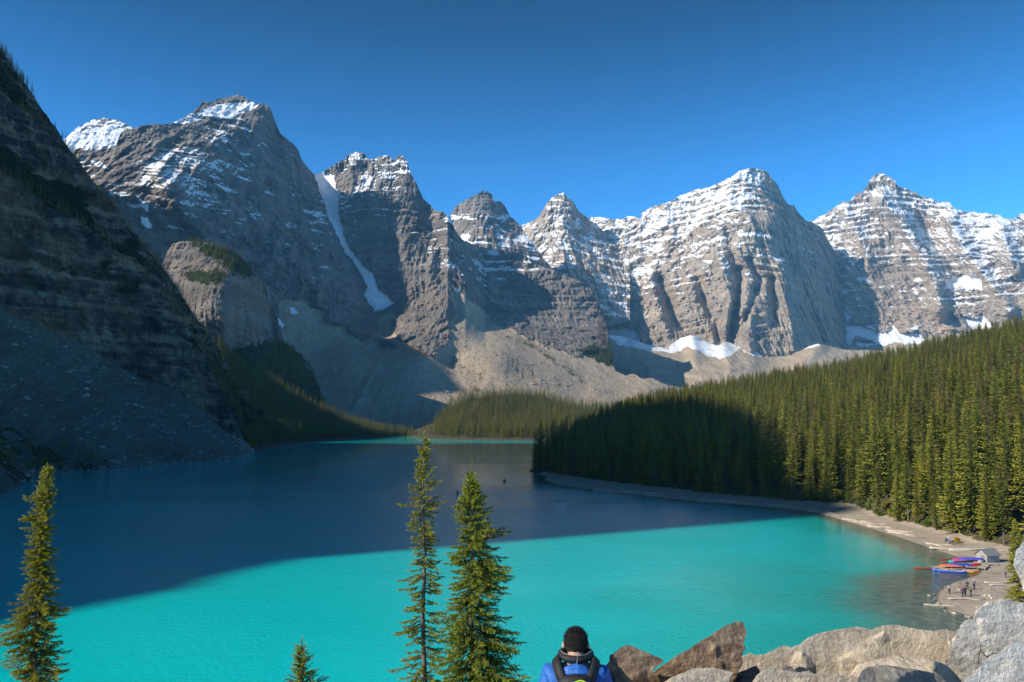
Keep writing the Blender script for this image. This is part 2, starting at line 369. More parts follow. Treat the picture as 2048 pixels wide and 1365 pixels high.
snowA = tps([(120, 310, .30), (260, 300, -.35), (350, 270, -.4), (450, 210, .05), (540, 240, -.1), (300, 330, .4), (400, 345, .36), (470, 390, .2), (560, 370, -.05), (300, 400, .0), (400, 470, -.15), (560, 500, -.15), (500, 440, .0), (300, 560, -.6),
             (700, 330, .35), (790, 345, .33), (700, 390, .12), (760, 390, .1), (830, 440, -.1), (690, 500, -.05), (760, 520, -.2), (880, 480, .05), (930, 500, .18), (950, 560, .05), (900, 540, .05), (1040, 540, -.1), (1150, 620, -.6), (820, 600, -.7), (1000, 640, -.7), (500, 620, -.7),
             (600, 440, -.05), (640, 470, .05), (600, 600, -.6), (700, 700, -1), (1000, 760, -1.5), (1400, 780, -1.5), (600, 800, -1.5)], 300, 1e-2)
def extraA(u, v, x, y, z):
    # the couloir is cut back into the face, the talus cones stand forward
    d = linesd([(640, 348), (660, 400), (685, 470), (720, 545), (745, 600), (765, 650)], u, v)
    e = 70 * np.exp(-(d / 22) ** 2)
    d2 = linesd([(860, 430), (880, 520), (905, 590), (910, 630)], u, v)
    e = e + 80 * np.exp(-(d2 / 22) ** 2)
    d3 = linesd([(320, 345), (345, 380), (395, 450), (420, 500)], u, v)
    e = e - 70 * np.exp(-(d3 / 24) ** 2)
    return e
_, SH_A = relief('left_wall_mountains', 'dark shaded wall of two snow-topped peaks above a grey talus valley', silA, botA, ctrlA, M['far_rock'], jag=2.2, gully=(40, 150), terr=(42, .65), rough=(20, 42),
       snowf=snowA, masks=masksA, extra=extraA, shift=lambda u, v: np.interp(u, [100, 500, 780, 850, 895, 930, 970, 1200, 1560], [-300, 0, 200, 120, -40, 60, 320, 300, 250]) * sstep(730, 600, v), seed=11, du=1.5, dv=1.5, tilt=(-0.06, 0.03))

# ---- layered pyramid in the middle
relief('middle_pyramid_peak', 'blunt layered pyramid peak with a snow ledge in the middle of the range',
       [(860, 480), (895, 440), (903, 426), (914, 411), (930, 401), (945, 393), (956, 388), (966, 382), (975, 384), (984, 390), (988, 402), (1000, 402), (1009, 412), (1016, 425), (1021, 434), (1032, 442), (1042, 452), (1050, 466), (1075, 500), (1120, 560)],
       [(860, 640), (1120, 640)], [(966, 382, 3760), (900, 440, 3800), (1020, 430, 3800), (966, 430, 3660), (966, 432, 3655), (966, 470, 3560), (900, 520, 3500), (1050, 500, 3600), (966, 560, 3380), (1110, 600, 3500), (870, 620, 3300)],
       M['far_rock'], jag=2, gully=(30, 130), terr=(60, .8), rough=(11, 34), snowf=lambda u, v: 0.03 + 0.75 * np.exp(-((v - 436 + (u - 966) * 0.02) / 4.5) ** 2) - 0.35 * (v < 428) + 0.25 * np.exp(-((v - 478) / 8) ** 2) + .12 * (v > 450),
       seed=31, tilt=(0, 0))
# ---- pointed snowy peak
relief('middle_pointed_peak', 'pointed snowy peak right of the layered pyramid',
       [(1020, 475), (1046, 450), (1075, 437), (1083, 424), (1092, 408), (1104, 395), (1117, 388), (1127, 384), (1134, 393), (1147, 403), (1156, 420), (1170, 431), (1182, 441), (1215, 470), (1260, 520)],
       [(1020, 620), (1260, 640)], [(1127, 384, 4450), (1046, 450, 4500), (1182, 441, 4550), (1130, 440, 4280), (1130, 520, 4020), (1060, 540, 4150), (1220, 540, 4200), (1040, 610, 3900), (1240, 620, 3900)],
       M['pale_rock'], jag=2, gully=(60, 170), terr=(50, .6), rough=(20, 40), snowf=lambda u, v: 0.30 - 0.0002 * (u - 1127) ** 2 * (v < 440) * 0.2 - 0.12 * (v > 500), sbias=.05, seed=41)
# ---- big sunlit mountain
silD = [(1150, 470), (1172, 445), (1183, 436), (1200, 434), (1226, 440), (1236, 436), (1243, 440), (1258, 431), (1270, 434), (1280, 439), (1284, 425), (1300, 416), (1320, 409), (1345, 402), (1362, 391), (1385, 382), (1398, 377), (1420, 374), (1440, 365), (1462, 355), (1474, 345), (1486, 339),
        (1505, 337), (1524, 340), (1536, 346), (1546, 360), (1556, 372), (1566, 392), (1576, 408), (1588, 410), (1597, 425), (1612, 440), (1640, 452), (1668, 500), (1700, 600), (1730, 680)]
snowD = tps([(1180, 440, .35), (1300, 430, .42), (1400, 390, .6), (1480, 350, .65), (1530, 370, .2), (1400, 440, .4), (1300, 500, .32), (1500, 430, .08), (1560, 420, -.1), (1230, 520, .25), (1250, 590, .15), (1420, 500, .12), (1500, 500, .2), (1560, 520, .15), (1600, 480, -.05),
             (1400, 560, -.05), (1300, 570, .05), (1500, 600, -.45), (1400, 660, -.6), (1620, 600, -.25), (1660, 640, -.3), (1560, 690, -.8), (1200, 640, .0)], 300, 1e-2)
polyfields = [[(1210, 640), (1232, 634), (1268, 626), (1262, 640), (1235, 650), (1212, 652)], [(1216, 662), (1245, 655), (1270, 664), (1285, 690), (1330, 694), (1350, 706), (1215, 690)]]
def masksD(u, v, P):
    add = np.full_like(u, -99.0)
    for i, q in enumerate(polyfields):
        e = edge(q, u, v, 1.2, 4, 15 + i, 8); add = np.where(e > 0.5, 1.4 * e, add)
    return dict(snow_add=add, soft=(add > 0) * 0.9)
def extraD(u, v, x, y, z):
    e = 0
    for l, w, a in (([(1395, 560), (1425, 640), (1445, 690)], 9, 110), ([(1480, 540), (1475, 600), (1462, 660), (1460, 700)], 9, 110), ([(1320, 560), (1350, 640), (1395, 690)], 12, 150), ([(1500, 520), (1520, 560), (1490, 640)], 8, 70), ([(1545, 560), (1550, 640)], 9, 70), ([(1455, 460), (1470, 540)], 9, 60)):
        e = e + a * np.exp(-(linesd(l, u, v) / w) ** 2)
    for l, w, a in (([(1440, 520), (1460, 600), (1450, 690)], 11, 60), ([(1500, 600), (1500, 700)], 12, 70), ([(1560, 530), (1580, 640), (1590, 700)], 14, 90), ([(1300, 560), (1340, 690)], 12, 60)):
        e = e - a * np.exp(-(linesd(l, u, v) / w) ** 2)
    return e
_, SH_D = relief('great_sunlit_mountain', 'broad sunlit mountain with snow on its upper ledges, right of the middle', silD, [(1150, 760), (1730, 760)],
       [(1183, 436, 4700), (1283, 430, 4550), (1400, 378, 4480), (1505, 337, 4350), (1560, 385, 4450), (1640, 452, 4800), (1250, 520, 4350), (1350, 500, 4200), (1450, 460, 4050), (1540, 450, 4050), (1540, 540, 3880), (1610, 540, 4200), (1680, 600, 4500), (1700, 680, 4350),
        (1240, 620, 4150), (1330, 640, 3900), (1430, 600, 3740), (1450, 700, 3560), (1540, 640, 3620), (1570, 710, 3520), (1640, 690, 3900), (1340, 740, 3650), (1180, 700, 4000)],
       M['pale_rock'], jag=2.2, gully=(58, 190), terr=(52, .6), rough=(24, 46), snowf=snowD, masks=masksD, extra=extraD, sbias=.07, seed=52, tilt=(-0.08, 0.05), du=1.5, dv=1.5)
# ---- right hand mountain
silE = [(1560, 470), (1605, 450), (1625, 442), (1648, 431), (1662, 420), (1680, 411), (1686, 402), (1697, 405), (1710, 392), (1714, 385), (1722, 388), (1732, 376), (1740, 358), (1750, 350), (1757, 347), (1768, 349), (1775, 355), (1788, 360), (1797, 374), (1815, 380), (1828, 384), (1842, 393), (1862, 396), (1880, 405),
        (1898, 405), (1912, 420), (1935, 424), (1968, 426), (1998, 430), (2008, 437), (2028, 437), (2040, 427), (2060, 424), (2110, 440), (2160, 430), (2260, 450)]
snowE = tps([(1640, 440, .4), (1700, 420, .25), (1757, 355, .25), (1800, 400, .3), (1850, 420, .42), (1950, 440, .5), (2040, 460, .35), (1700, 470, .2), (1760, 460, .18), (1850, 500, .35), (1950, 520, .35), (2040, 560, .15), (1660, 540, .15), (1700, 560, .1), (1800, 560, -.05), (1900, 600, .1), (1800, 620, -.1), (1960, 620, -.2), (1700, 640, -.1), (2200, 500, .3)], 300, 1e-2)
fieldsE = [[(1674, 610), (1690, 620), (1705, 636), (1692, 645), (1700, 650), (1735, 655), (1755, 668), (1775, 665), (1785, 655), (1778, 645), (1790, 655), (1800, 668), (1835, 662), (1850, 680), (1835, 690), (1790, 685), (1770, 692), (1740, 680), (1715, 670), (1700, 690), (1675, 692)],
           [(1600, 650), (1612, 660), (1625, 676), (1612, 690), (1600, 700), (1608, 680)], [(1620, 664), (1645, 678), (1640, 682), (1622, 672)], [(1920, 630), (1945, 636), (1962, 640), (1958, 622), (1975, 640), (1990, 655), (1940, 660)],
           [(1890, 560), (1925, 548), (1960, 560), (1965, 580), (1925, 570), (1900, 585)], [(1705, 685), (1740, 682), (1765, 690), (1720, 694)]]
def masksE(u, v, P):
    add = np.full_like(u, -99.0)
    for i, q in enumerate(fieldsE):
        e = edge(q, u, v, 1.2, 4, 25 + i, 8); add = np.where(e > 0.5, 1.4 * e, add)
    ap = np.clip(0.5 + (v - polyi([(1560, 690), (1700, 690), (1850, 676), (2260, 640)], u)) / 14, 0, 1)
    return dict(snow_add=add, soft=np.maximum((add > 0) * 0.9, ap), scree=ap)
def extraE(u, v, x, y, z):
    e = 0
    for l, w, a in (([(1765, 400), (1800, 440), (1850, 520), (1870, 560), (1880, 620)], 18, -190), ([(1900, 440), (1930, 500), (1975, 560), (2020, 620)], 15, -130), ([(1840, 440), (1880, 500), (1920, 550)], 13, 110), ([(2000, 460), (2030, 540)], 14, -100), ([(1690, 430), (1720, 480), (1740, 540)], 14, -60)):
        e = e + a * np.exp(-(linesd(l, u, v) / w) ** 2)
    return e
_, SH_E = relief('right_snowy_mountain', 'long snowy mountain at the right, its foot in blue shade', silE, [(1560, 760), (2260, 700)],
       [(1600, 450, 5350), (1757, 347, 5150), (1860, 396, 5100), (2040, 430, 4900), (2260, 450, 4700), (1700, 500, 4800), (1800, 520, 4700), (1900, 500, 4700), (2000, 500, 4550), (1650, 600, 4600), (1750, 620, 4400), (1850, 620, 4330), (1950, 600, 4300), (2100, 600, 4100), (1650, 700, 4300), (1800, 700, 4050), (2000, 680, 4000), (2260, 650, 3800)],
       M['pale_rock'], jag=2.5, gully=(66, 200), terr=(55, .55), rough=(28, 52), snowf=snowE, masks=masksE, extra=extraE, sbias=.04, seed=63, tilt=(0.02, 0.03), du=1.7, dv=1.7)
# ---- moraine between the valley and the big mountain
silM = [(1150, 672), (1200, 668), (1240, 672), (1290, 688), (1334, 696), (1345, 688), (1362, 676), (1380, 671), (1400, 676), (1420, 688), (1440, 690), (1448, 684), (1462, 686), (1480, 694), (1500, 699), (1520, 702), (1545, 712), (1575, 712), (1600, 702), (1620, 692), (1636, 688), (1655, 692), (1690, 700), (1740, 700), (1800, 705)]
def masksM(u, v, P):
    add = np.full_like(u, -99.0)
    for i, q in enumerate([[(1334, 694), (1345, 684), (1365, 670), (1385, 666), (1430, 690), (1470, 680), (1490, 692), (1460, 712), (1440, 718), (1415, 712), (1395, 700), (1372, 692), (1360, 704), (1340, 702)], [(1480, 700), (1520, 700), (1540, 712), (1505, 710)], [(1598, 702), (1625, 684), (1640, 690), (1615, 700)],
                           [(1200, 660), (1250, 665), (1300, 690), (1350, 705), (1290, 700), (1240, 690)]]):
        e = edge(q, u, v, 1.5, 4, 35 + i, 8); add = np.where(e > 0.5, 1.4 * e, add)
    return dict(snow_add=add, soft=np.ones_like(u), scree=np.ones_like(u))
def extraM(u, v, x, y, z):
    e = 0
    for l, w, a in (([(1385, 674), (1390, 720)], 16, -60), ([(1445, 690), (1460, 730)], 12, -40), ([(1636, 692), (1600, 730)], 18, -60), ([(1505, 705), (1500, 730)], 16, -40), ([(1300, 740), (1400, 750), (1480, 736)], 7, -40)):
        e = e + a * np.exp(-(linesd(l, u, v) / w) ** 2)
    return e + 16 * fbm(x / 90, y / 90, z / 40, 4, 92)
relief('moraine', 'pale gravel moraine with snow patches under the sunlit mountain', silM, [(1150, 800), (1800, 800)],
       [(1150, 672, 3300), (1300, 690, 3450), (1385, 671, 3520), (1550, 712, 3450), (1636, 688, 3400), (1800, 700, 3400), (1200, 740, 3150), (1350, 740, 3230), (1500, 740, 3150), (1700, 740, 3150), (1300, 790, 2700), (1500, 790, 2750), (1750, 790, 2750)],
       M['pale_rock'], jag=1.0, masks=masksM, extra=extraM, seed=72, du=2, dv=1.6)

# ---- lit buttress above the left forest
silL = [(300, 600), (318, 545), (335, 503), (346, 488), (362, 483), (385, 481), (405, 484), (425, 488), (440, 497), (462, 504), (480, 512), (495, 527), (510, 545), (528, 563), (541, 590), (549, 620), (556, 650), (566, 678), (584, 700), (600, 705), (618, 722), (630, 745), (636, 770), (648, 800), (664, 830)]
def masksL(u, v, P):
    vg = edge([(385, 486), (430, 488), (480, 510), (505, 535), (500, 555), (470, 548), (440, 520), (400, 505)], u, v, 8, 10, 1)
    vg = np.maximum(vg, edge([(370, 545), (430, 540), (470, 550), (430, 570), (380, 565)], u, v, 8, 10, 2))
    vg = np.maximum(vg, edge([(545, 680), (590, 690), (640, 770), (670, 850), (300, 850), (400, 760), (470, 700)], u, v, 8, 10, 2))
    return dict(veg=vg, soft=0.3 * vg)
def extraL(u, v, x, y, z):
    return 40 * sstep(445, 475, u) * sstep(560, 590, v) - 0 * u
_, SH_L = relief('rock_buttress', 'rounded rock buttress with small trees on its sunlit left top', silL, [(300, 880), (664, 880)],
       [(320, 560, 1500), (346, 490, 1560), (425, 488, 1560), (510, 545, 1590), (556, 650, 1620), (620, 730, 1640), (400, 540, 1480), (440, 560, 1440), (380, 600, 1450), (440, 640, 1420), (500, 620, 1510), (530, 700, 1540), (440, 700, 1490), (480, 760, 1490), (340, 680, 1480), (600, 800, 1560), (450, 860, 1440), (320, 860, 1450), (660, 860, 1580)],
       M['far_rock'], jag=2, gully=(9, 55), terr=(20, .7), rough=(7, 22), masks=masksL, extra=extraL, seed=83, tilt=(0.25, 0))

# ================================================================== NEAR LEFT MOUNTAIN (also throws the shadow over the lake)
def A3(u, v, Y): return tuple(at(u, v, Y))
stations = [  # foot x, y, talus height, ridge
    (-150, -30, 30, (-470, -170, 238)), (-150, 75, 60, (-470, -66, 260)), (-150, 132, 80, (-470, -10, 270)), (-150, 150, 100, (-470, 8, 385)), (-153, 172, 110, (-490, 60, 412)), (-158, 200, 120, (-520, 150, 460)), (-181, 284, 120, (-545, 300, 500)),
    (-261, 459, 120, (-545, 460, 520)), (-236, 524, 115, (-520, 600, 432)), (-221, 588, 68, A3(0, 96, 760)), (-213, 650, 30, A3(100, 238, 800)), (-232, 735, 12, A3(200, 390, 840)),
    (-256, 800, 8, A3(300, 508, 880)), (-264, 850, 7, A3(350, 572, 900)), (-272, 920, 6, A3(400, 652, 930)), (-279, 964, 5, A3(440, 705, 960)), (-287, 1020, 4, A3(462, 790, 1010)), (-292, 1080, 3, A3(480, 850, 1060))]
S = np.array([(a, b, c, *r) for a, b, c, r in stations], float)
seglen = np.r_[0, np.cumsum(np.hypot(np.diff(S[:, 3]), np.diff(S[:, 4])) + 20)]
npz = np.concatenate([np.arange(0, seglen[6], 4.0), np.arange(seglen[6], seglen[-1], 1.15)])
def smoothi(col):
    f = np.interp(npz, seglen, S[:, col]); return f
foot = np.stack([smoothi(0), smoothi(1), 0 * npz - 2.5], -1); zt = smoothi(2); rid = np.stack([smoothi(3), smoothi(4), smoothi(5)], -1)
rid[:, 2] += 3.5 * fbm(npz / 22, 0 * npz, 0 * npz, 4, 5, 0.6) + (rid[:, 1] < 520) * 20 * fbm(npz / 34, 0 * npz, 0 * npz, 6, 6, 0.7)
hd = rid[:, :2] - foot[:, :2]; hl = np.linalg.norm(hd, axis=1, keepdims=True); hd = hd / hl
tal = np.minimum(zt / 0.66, hl[:, 0] * 0.7)
T3 = np.concatenate([foot[:, :2] + hd * tal[:, None], zt[:, None]], 1)
nq1, nq2 = 110, 300
q1 = np.linspace(0, 1, nq1)[:, None, None]; q2 = np.linspace(0, 1, nq2)[1:, None, None]
lower = foot[None] + (T3 - foot)[None] * q1
zprof = np.interp(q2[:, 0, 0], [0, .06, .30, .42, .60, .72, 1], [0, .12, .40, .44, .72, .76, 1.0]); hprof = np.interp(q2[:, 0, 0], [0, .06, .30, .42, .60, .72, 1], [0, .05, .27, .40, .62, .72, 1.0])
upper = np.concatenate([T3[None, :, :2] + (rid - T3)[None, :, :2] * hprof[:, None, None], (T3[:, 2] + (rid[:, 2] - T3[:, 2]) * zprof[:, None])[..., None]], -1)
PW = np.concatenate([lower, upper]); nr = len(PW)
x, y, z = PW[..., 0], PW[..., 1], PW[..., 2]
qq = np.concatenate([np.zeros(nq1), q2[:, 0, 0]])[:, None] + 0 * x
rockm = sstep(-3, 5, z - (zt[None] + 9 * fbm(x / 25, y / 25, z / 25, 4, 3, .6) + 14 * ridged(y / 38, 0 * x, 0 * x, 3, 31)))
outn = np.stack([-hd[:, 0], -hd[:, 1]], -1)
G = ridged(y / 60 + .3 * fbm(x / 40, y / 40, z / 40, 3, 8), z / 260, x / 200, 5, 71, .6); G2 = ridged(y / 15, z / 70, x / 60, 4, 72, .6)
zz = z + 0.09 * y + 7 * fbm(x / 90, y / 90, z / 90, 3, 73)
def saw(k):
    f = k - np.floor(k); return sstep(.6, 1, f) - f
amt = .6 + .4 * fbm(x / 80, y / 80, z / 40, 3, 74)
disp = rockm * (-19 + 17 * G + 8 * G2 + 3 * ridged(y / 6, z / 25, x / 20, 3, 82, .6) - 9 * amt * saw(zz / 17) - 3.6 * saw(zz / 5.3) + 5 * fbm(x / 14, y / 14, z / 10, 4, 75, .6))
disp = disp + (1 - rockm) * (3.5 * fbm(x / 45, y / 45, z / 45, 3, 76) + 0.8 * fbm(x / 6, y / 6, z / 6, 3, 77) + 2.5 * ridged(y / 30, z / 600, 0 * x, 3, 78))
disp = disp * sstep(0.0, 6, z + 2.5) * (1 - sstep(.93, 1, qq))
PW = PW.copy(); PW[..., 0] += outn[None, :, 0] * disp; PW[..., 1] += outn[None, :, 1] * disp
back = [rid + np.array([-60, 20, -40]), rid + np.array([-350, 60, -380])]
back[1][:, 2] = np.maximum(back[1][:, 2], -7)
PW = np.concatenate([PW] + [b[None] for b in back])
exb = lambda a: np.concatenate([a, a[-1:], a[-1:]])
vegw = np.clip(sstep(.2, .6, fbm(x / 40, y / 40, z / 25, 4, 79) + .8 * sstep(.25, .45, qq) * (1 - sstep(.42, .55, qq)) + .55 * sstep(.68, .8, qq) - .1), 0, 1) * rockm
vegw = np.maximum(vegw, sstep(760, 900, y) * .9 * (qq < .3)) 
vegw = np.maximum(vegw, (1 - sstep(470, 500, y)) * sstep(0.3, 2.5, z) * 0.8 * (1 - rockm) * sstep(-.25, .1, fbm(x / 25, y / 25, z / 20, 3, 80)))
vegw = np.maximum(vegw, .7 * (1 - rockm) * sstep(.25, .5, fbm(x / 14, y / 14, z / 30, 3, 81)) * (1 - sstep(560, 600, y)))
FW = grid_faces(*PW.shape[:2])[:, ::-1]
softw = exb(1 - rockm).ravel()
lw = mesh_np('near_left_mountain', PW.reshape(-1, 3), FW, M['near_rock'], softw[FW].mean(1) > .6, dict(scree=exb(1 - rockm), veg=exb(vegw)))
tag(lw, 'dark cliff and scree slope rising from the left shore', None, None, 'structure')
WALL = (PW, qq, rockm, y)

# massif added mostly out of sight behind the near ridge, to shade the talus
mr = [(1150, 660), (1215, 685), (1300, 700), (1345, 690), (1382, 620), (1443, 615), (1500, 640), (1600, 690), (1700, 715), (1780, 846), (1983, 875), (2202, 880), (2300, 760), (2500, 700)]
sv = np.arange(1150, 2500, 12.0); hv_ = np.interp(sv, *zip(*mr)) + 10 * fbm(sv / 60, 0 * sv, 0 * sv, 3, 4); ry = (sv - .403 * 1250) / .915
pr_ = []
for f, xx, hf in ((0, -1750, .0), (.2, -1500, .6), (.5, -1250, 1.0), (.7, -1130, .62), (.9, -1000, .25), (1, -850, .0)):
    yy = ry + (xx + 1250) * .15; k = 25 * fbm(yy / 90, xx / 50 + 0 * yy, 0 * yy, 3, 9) * (hf < 1) * (hf > 0)
    pr_.append(np.stack([xx + k, yy, hv_ * hf - 7 * (hf == 0)], -1))
ms = mesh_np('shade_massif', np.concatenate(pr_), grid_faces(6, len(sv)), M['near_rock'], False, dict(scree=0 * np.zeros(6 * len(sv)), veg=np.zeros(6 * len(sv)))); tag(ms, 'added massif behind the near left ridge, casting shade on the talus', None, None, 'structure')

# ================================================================== GROUND OF THE VALLEY
M['forest_floor'] = (lambda t: (t.set(Base_Color=t.mix(t.noise(t.pos(), .25, 5, .7), (.028, .030, .012), (.085, .075, .035)), Roughness=.95, Normal=t.bump(t.noise(t.pos(), .6, 5, .7), .5)), t.m)[1])(NT('forest_floor'))
def gy(u, v): return float(ground(u, v)[1])
# left forest slope
silF = [(425, 684), (445, 700), (460, 716), (500, 742), (560, 776), (620, 810), (700, 846), (760, 862), (800, 869), (830, 872)]
botF = [(425, 908), (504, 903), (559, 893), (621, 884), (734, 878), (800, 874), (830, 874.5)]
ctF = [(u, v, gy(u, v)) for u, v in botF] + [(445, 700, 1180), (500, 742, 1260), (560, 776, 1340), (620, 810, 1420), (700, 846, 1480), (760, 862, 1540), (800, 869, 1600), (440, 800, 1020), (560, 840, 1180)]
_, SH_F = relief('left_forest_slope', 'wooded slope running down to the head of the lake', silF, [(u, v + 2) for u, v in botF], ctF, M['forest_floor'], jag=0.8, du=4, dv=3, masks=lambda u, v, P: dict(soft=np.ones_like(u)), seed=141, back=(20, 120, 60))
# far forest hill
silG = [(790, 866), (830, 860), (868, 846), (885, 828), (900, 815), (940, 800), (980, 792), (1040, 789), (1090, 795), (1130, 808), (1170, 818), (1230, 820), (1300, 812), (1350, 800), (1400, 790), (1460, 782), (1560, 770), (1700, 750)]
botG = [(790, 873.5), (840, 876), (900, 879), (960, 880), (1040, 881), (1100, 882), (1200, 882), (1450, 882), (1700, 882)]
ctG = [(u, v, gy(u, v)) for u, v in botG[:6]] + [(1200, 882, 1180), (1450, 882, 1150), (1700, 882, 1100), (800, 866, 1580), (868, 846, 1560), (940, 800, 1640), (1040, 789, 1720), (1130, 808, 1680), (1230, 818, 1650), (1350, 800, 1650), (1460, 782, 1650), (1700, 750, 1600), (960, 850, 1400), (1060, 850, 1400)]
_, SH_G = relief('far_forest_hill', 'low wooded hill at the far end of the lake', silG, [(u, v + 1.5) for u, v in botG], ctG, M['forest_floor'], jag=0.5, du=4, dv=3, masks=lambda u, v, P: dict(soft=np.ones_like(u)), seed=151, back=(20, 200, 60))

# right hand land: shore line measured from the photo
shore_px = [(1900, 1240), (1975, 1246), (1935, 1233), (1900, 1222), (1876, 1211), (1868, 1197), (1876, 1181), (1902, 1166), (1950, 1151), (1960, 1142), (1925, 1120), (1893, 1108), (1860, 1098), (1830, 1087), (1780, 1070), (1740, 1058), (1700, 1046), (1660, 1034), (1640, 1028), (1600, 1021), (1540, 1016), (1480, 1010), (1400, 1005), (1340, 998), (1280, 990),
            (1220, 984), (1170, 978), (1130, 972), (1100, 966), (1086, 960), (1092, 955), (1078, 950), (1056, 943), (1062, 938), (1085, 934)]
SHORE = [(180.0, -60.0), (75.0, 40.0), (66, 90), (68, 112)] + [tuple(ground(u, v)[:2]) for u, v in shore_px[2:]] + [(40, 620), (58, 800), (75, 1000), (95, 1160), (300, 1500), (1600, 1500), (1600, -60)]
tree_px = [(1095, 947), (1150, 958), (1200, 966), (1260, 973), (1300, 978), (1380, 988), (1450, 995), (1530, 1003), (1590, 1009), (1650, 1010), (1690, 1014), (1740, 1036), (1780, 1046), (1850, 1066), (1900, 1078), (1950, 1094), (2000, 1106), (2060, 1124), (2200, 1150)]
TA = np.array([((u - CX) / F, gy(u, v)) for u, v in tree_px])
def yfront(a): return np.interp(a, TA[:, 0], TA[:, 1])
def land(x, y):
    x = np.asarray(x, float); y = np.asarray(y, float)
    sd = polysd(SHORE, x, y)
    a = x / np.maximum(y, 20)
    m = np.clip(.018 + .235 * a, .03, .19)
    dy = y - yfront(a)
    rise = np.where(dy < 620, dy, 620 + 0.2 * (dy - 620))
    hill = m * np.maximum(rise, 0) + 2.0 * fbm(x / 70, y / 70, 0 * x, 3, 300) * sstep(10, 60, dy) + 1.3 * sstep(-6, 8, dy)
    z = np.where(sd < 0, np.maximum(.22 * sd, -6), .055 * np.minimum(sd, 14) + np.minimum(hill, .45 * np.maximum(sd - 3, 0)))
    z = z + .12 * fbm(x / 5, y / 5, 0 * x, 3, 301) * sstep(1.5, 4, sd)
    # rock pile under the camera
    r = 28.25 - (.60 - .22 * sstep(2.5, 8, x)) * np.maximum(y - 3, 0) - .30 * np.maximum(-x - 6, 0) - .04 * np.maximum(x - 4, 0) - .25 * np.maximum(-y - 4, 0)
    r = np.where(y > 9, np.where(x > .3 * y, np.minimum(np.maximum(r, 24 - .3 * (y - 9)), 28.2 - .262 * y), r), r)
    shelf = sstep(.9, 1.3, x) * (1 - sstep(9.5, 11.5, y)) * sstep(4, 5.4, y)
    r = r + shelf * np.maximum(29.9 - .345 * y - r, 0)
    pad = np.exp(-(((x - .52) ** 2 + (y - 6.4) ** 2) / .9) ** 2)
    r = r + .3 * fbm(x / 2.5, y / 2.5, 0 * x, 4, 302) * (1 - shelf * .7) * (1 - pad)
    r = r * (1 - pad) + 26.62 * pad
    return np.maximum(z, r)
def patch(name, xs, ys, mat, label, dz=0.0):
    X, Y = np.meshgrid(xs, ys); Z = land(X, Y) + dz; sdv = polysd(SHORE, X, Y)
    o = mesh_np(name, np.stack([X, Y, Z], -1).reshape(-1, 3), grid_faces(len(ys), len(xs)), mat, True,
                dict(inland=np.clip((Y - yfront(X / np.maximum(Y, 20))) / 6, -1, 1), shore=np.clip(sdv, -5, 30)))
    return tag(o, label, None, None, 'structure')
t = NT('beach_and_forest_floor')
pp = t.pos()
g1 = t.noise(pp, 1.6, 6, .75); g2 = t.noise(pp, .22, 4, .6); g3 = t.n('ShaderNodeTexVoronoi', i_Vector=t.pos((.6, 1.2, 1)), i_Scale=1.4).outputs['Distance']
sand = t.ramp(t.math('ADD', t.math('MULTIPLY', g1, .6), t.math('MULTIPLY', g2, .4)), [(.36, (.20, .165, .125)), (.5, (.37, .31, .245)), (.66, (.50, .43, .35))])
sand = t.mix(t.sm(t.attr('shore'), .9, .05), sand, (.14, .115, .08))
floor_ = t.mix(g1, (.035, .04, .014), (.14, .12, .05))
bushy = t.mix(t.sm(t.noise(pp, .8, 5, .75), .42, .6), (.035, .045, .014), (.12, .10, .04))
floor_ = t.mix(t.sm(t.attr('inland'), .95, .3), floor_, bushy)
cc = t.mix(t.sm(t.math('ADD', t.attr('inland'), t.math('MULTIPLY', t.math('SUBTRACT', g2, .5), 1.0)), -.12, .12), sand, floor_)
t.set(Base_Color=cc, Roughness=.95, Normal=t.bump(t.math('ADD', g1, t.math('MULTIPLY', g3, .5)), .12)); M['land'] = t.m
patch('right_shore_land', np.concatenate([np.arange(-30, 130, 1.3), np.arange(130, 420, 5), np.arange(420, 1500, 20)]), np.concatenate([np.arange(60, 360, 1.3), np.arange(360, 520, 2.5), np.arange(520, 1490, 10)]), M['land'], 'pale gravel shore and wooded slope on the right of the lake')
t = NT('rockpile_ground'); pp = t.pos()
n1 = t.noise(pp, 3.0, 6, .7); t.set(Base_Color=t.ramp(n1, [(.35, (.10, .09, .075)), (.6, (.30, .27, .23))]), Roughness=.95, Normal=t.bump(n1, .1)); M['rockpile'] = t.m
patch('rockpile_ground', np.concatenate([np.arange(-60, -8, 1.6), np.arange(-8, 14, .2), np.arange(14, 76, 1.5)]), np.concatenate([np.arange(-40, 0, 2), np.arange(0, 16, .2), np.arange(16, 61, .9)]), M['rockpile'], 'stony slope of the rock pile below the viewpoint', dz=.02)
gb = mesh_np('ground', [(-4300, -700, -8), (4300, -700, -8), (4300, 6300, -8), (-4300, 6300, -8)], [(0, 1, 2, 3)], M['forest_floor']); tag(gb, 'valley ground', None, None, 'structure')

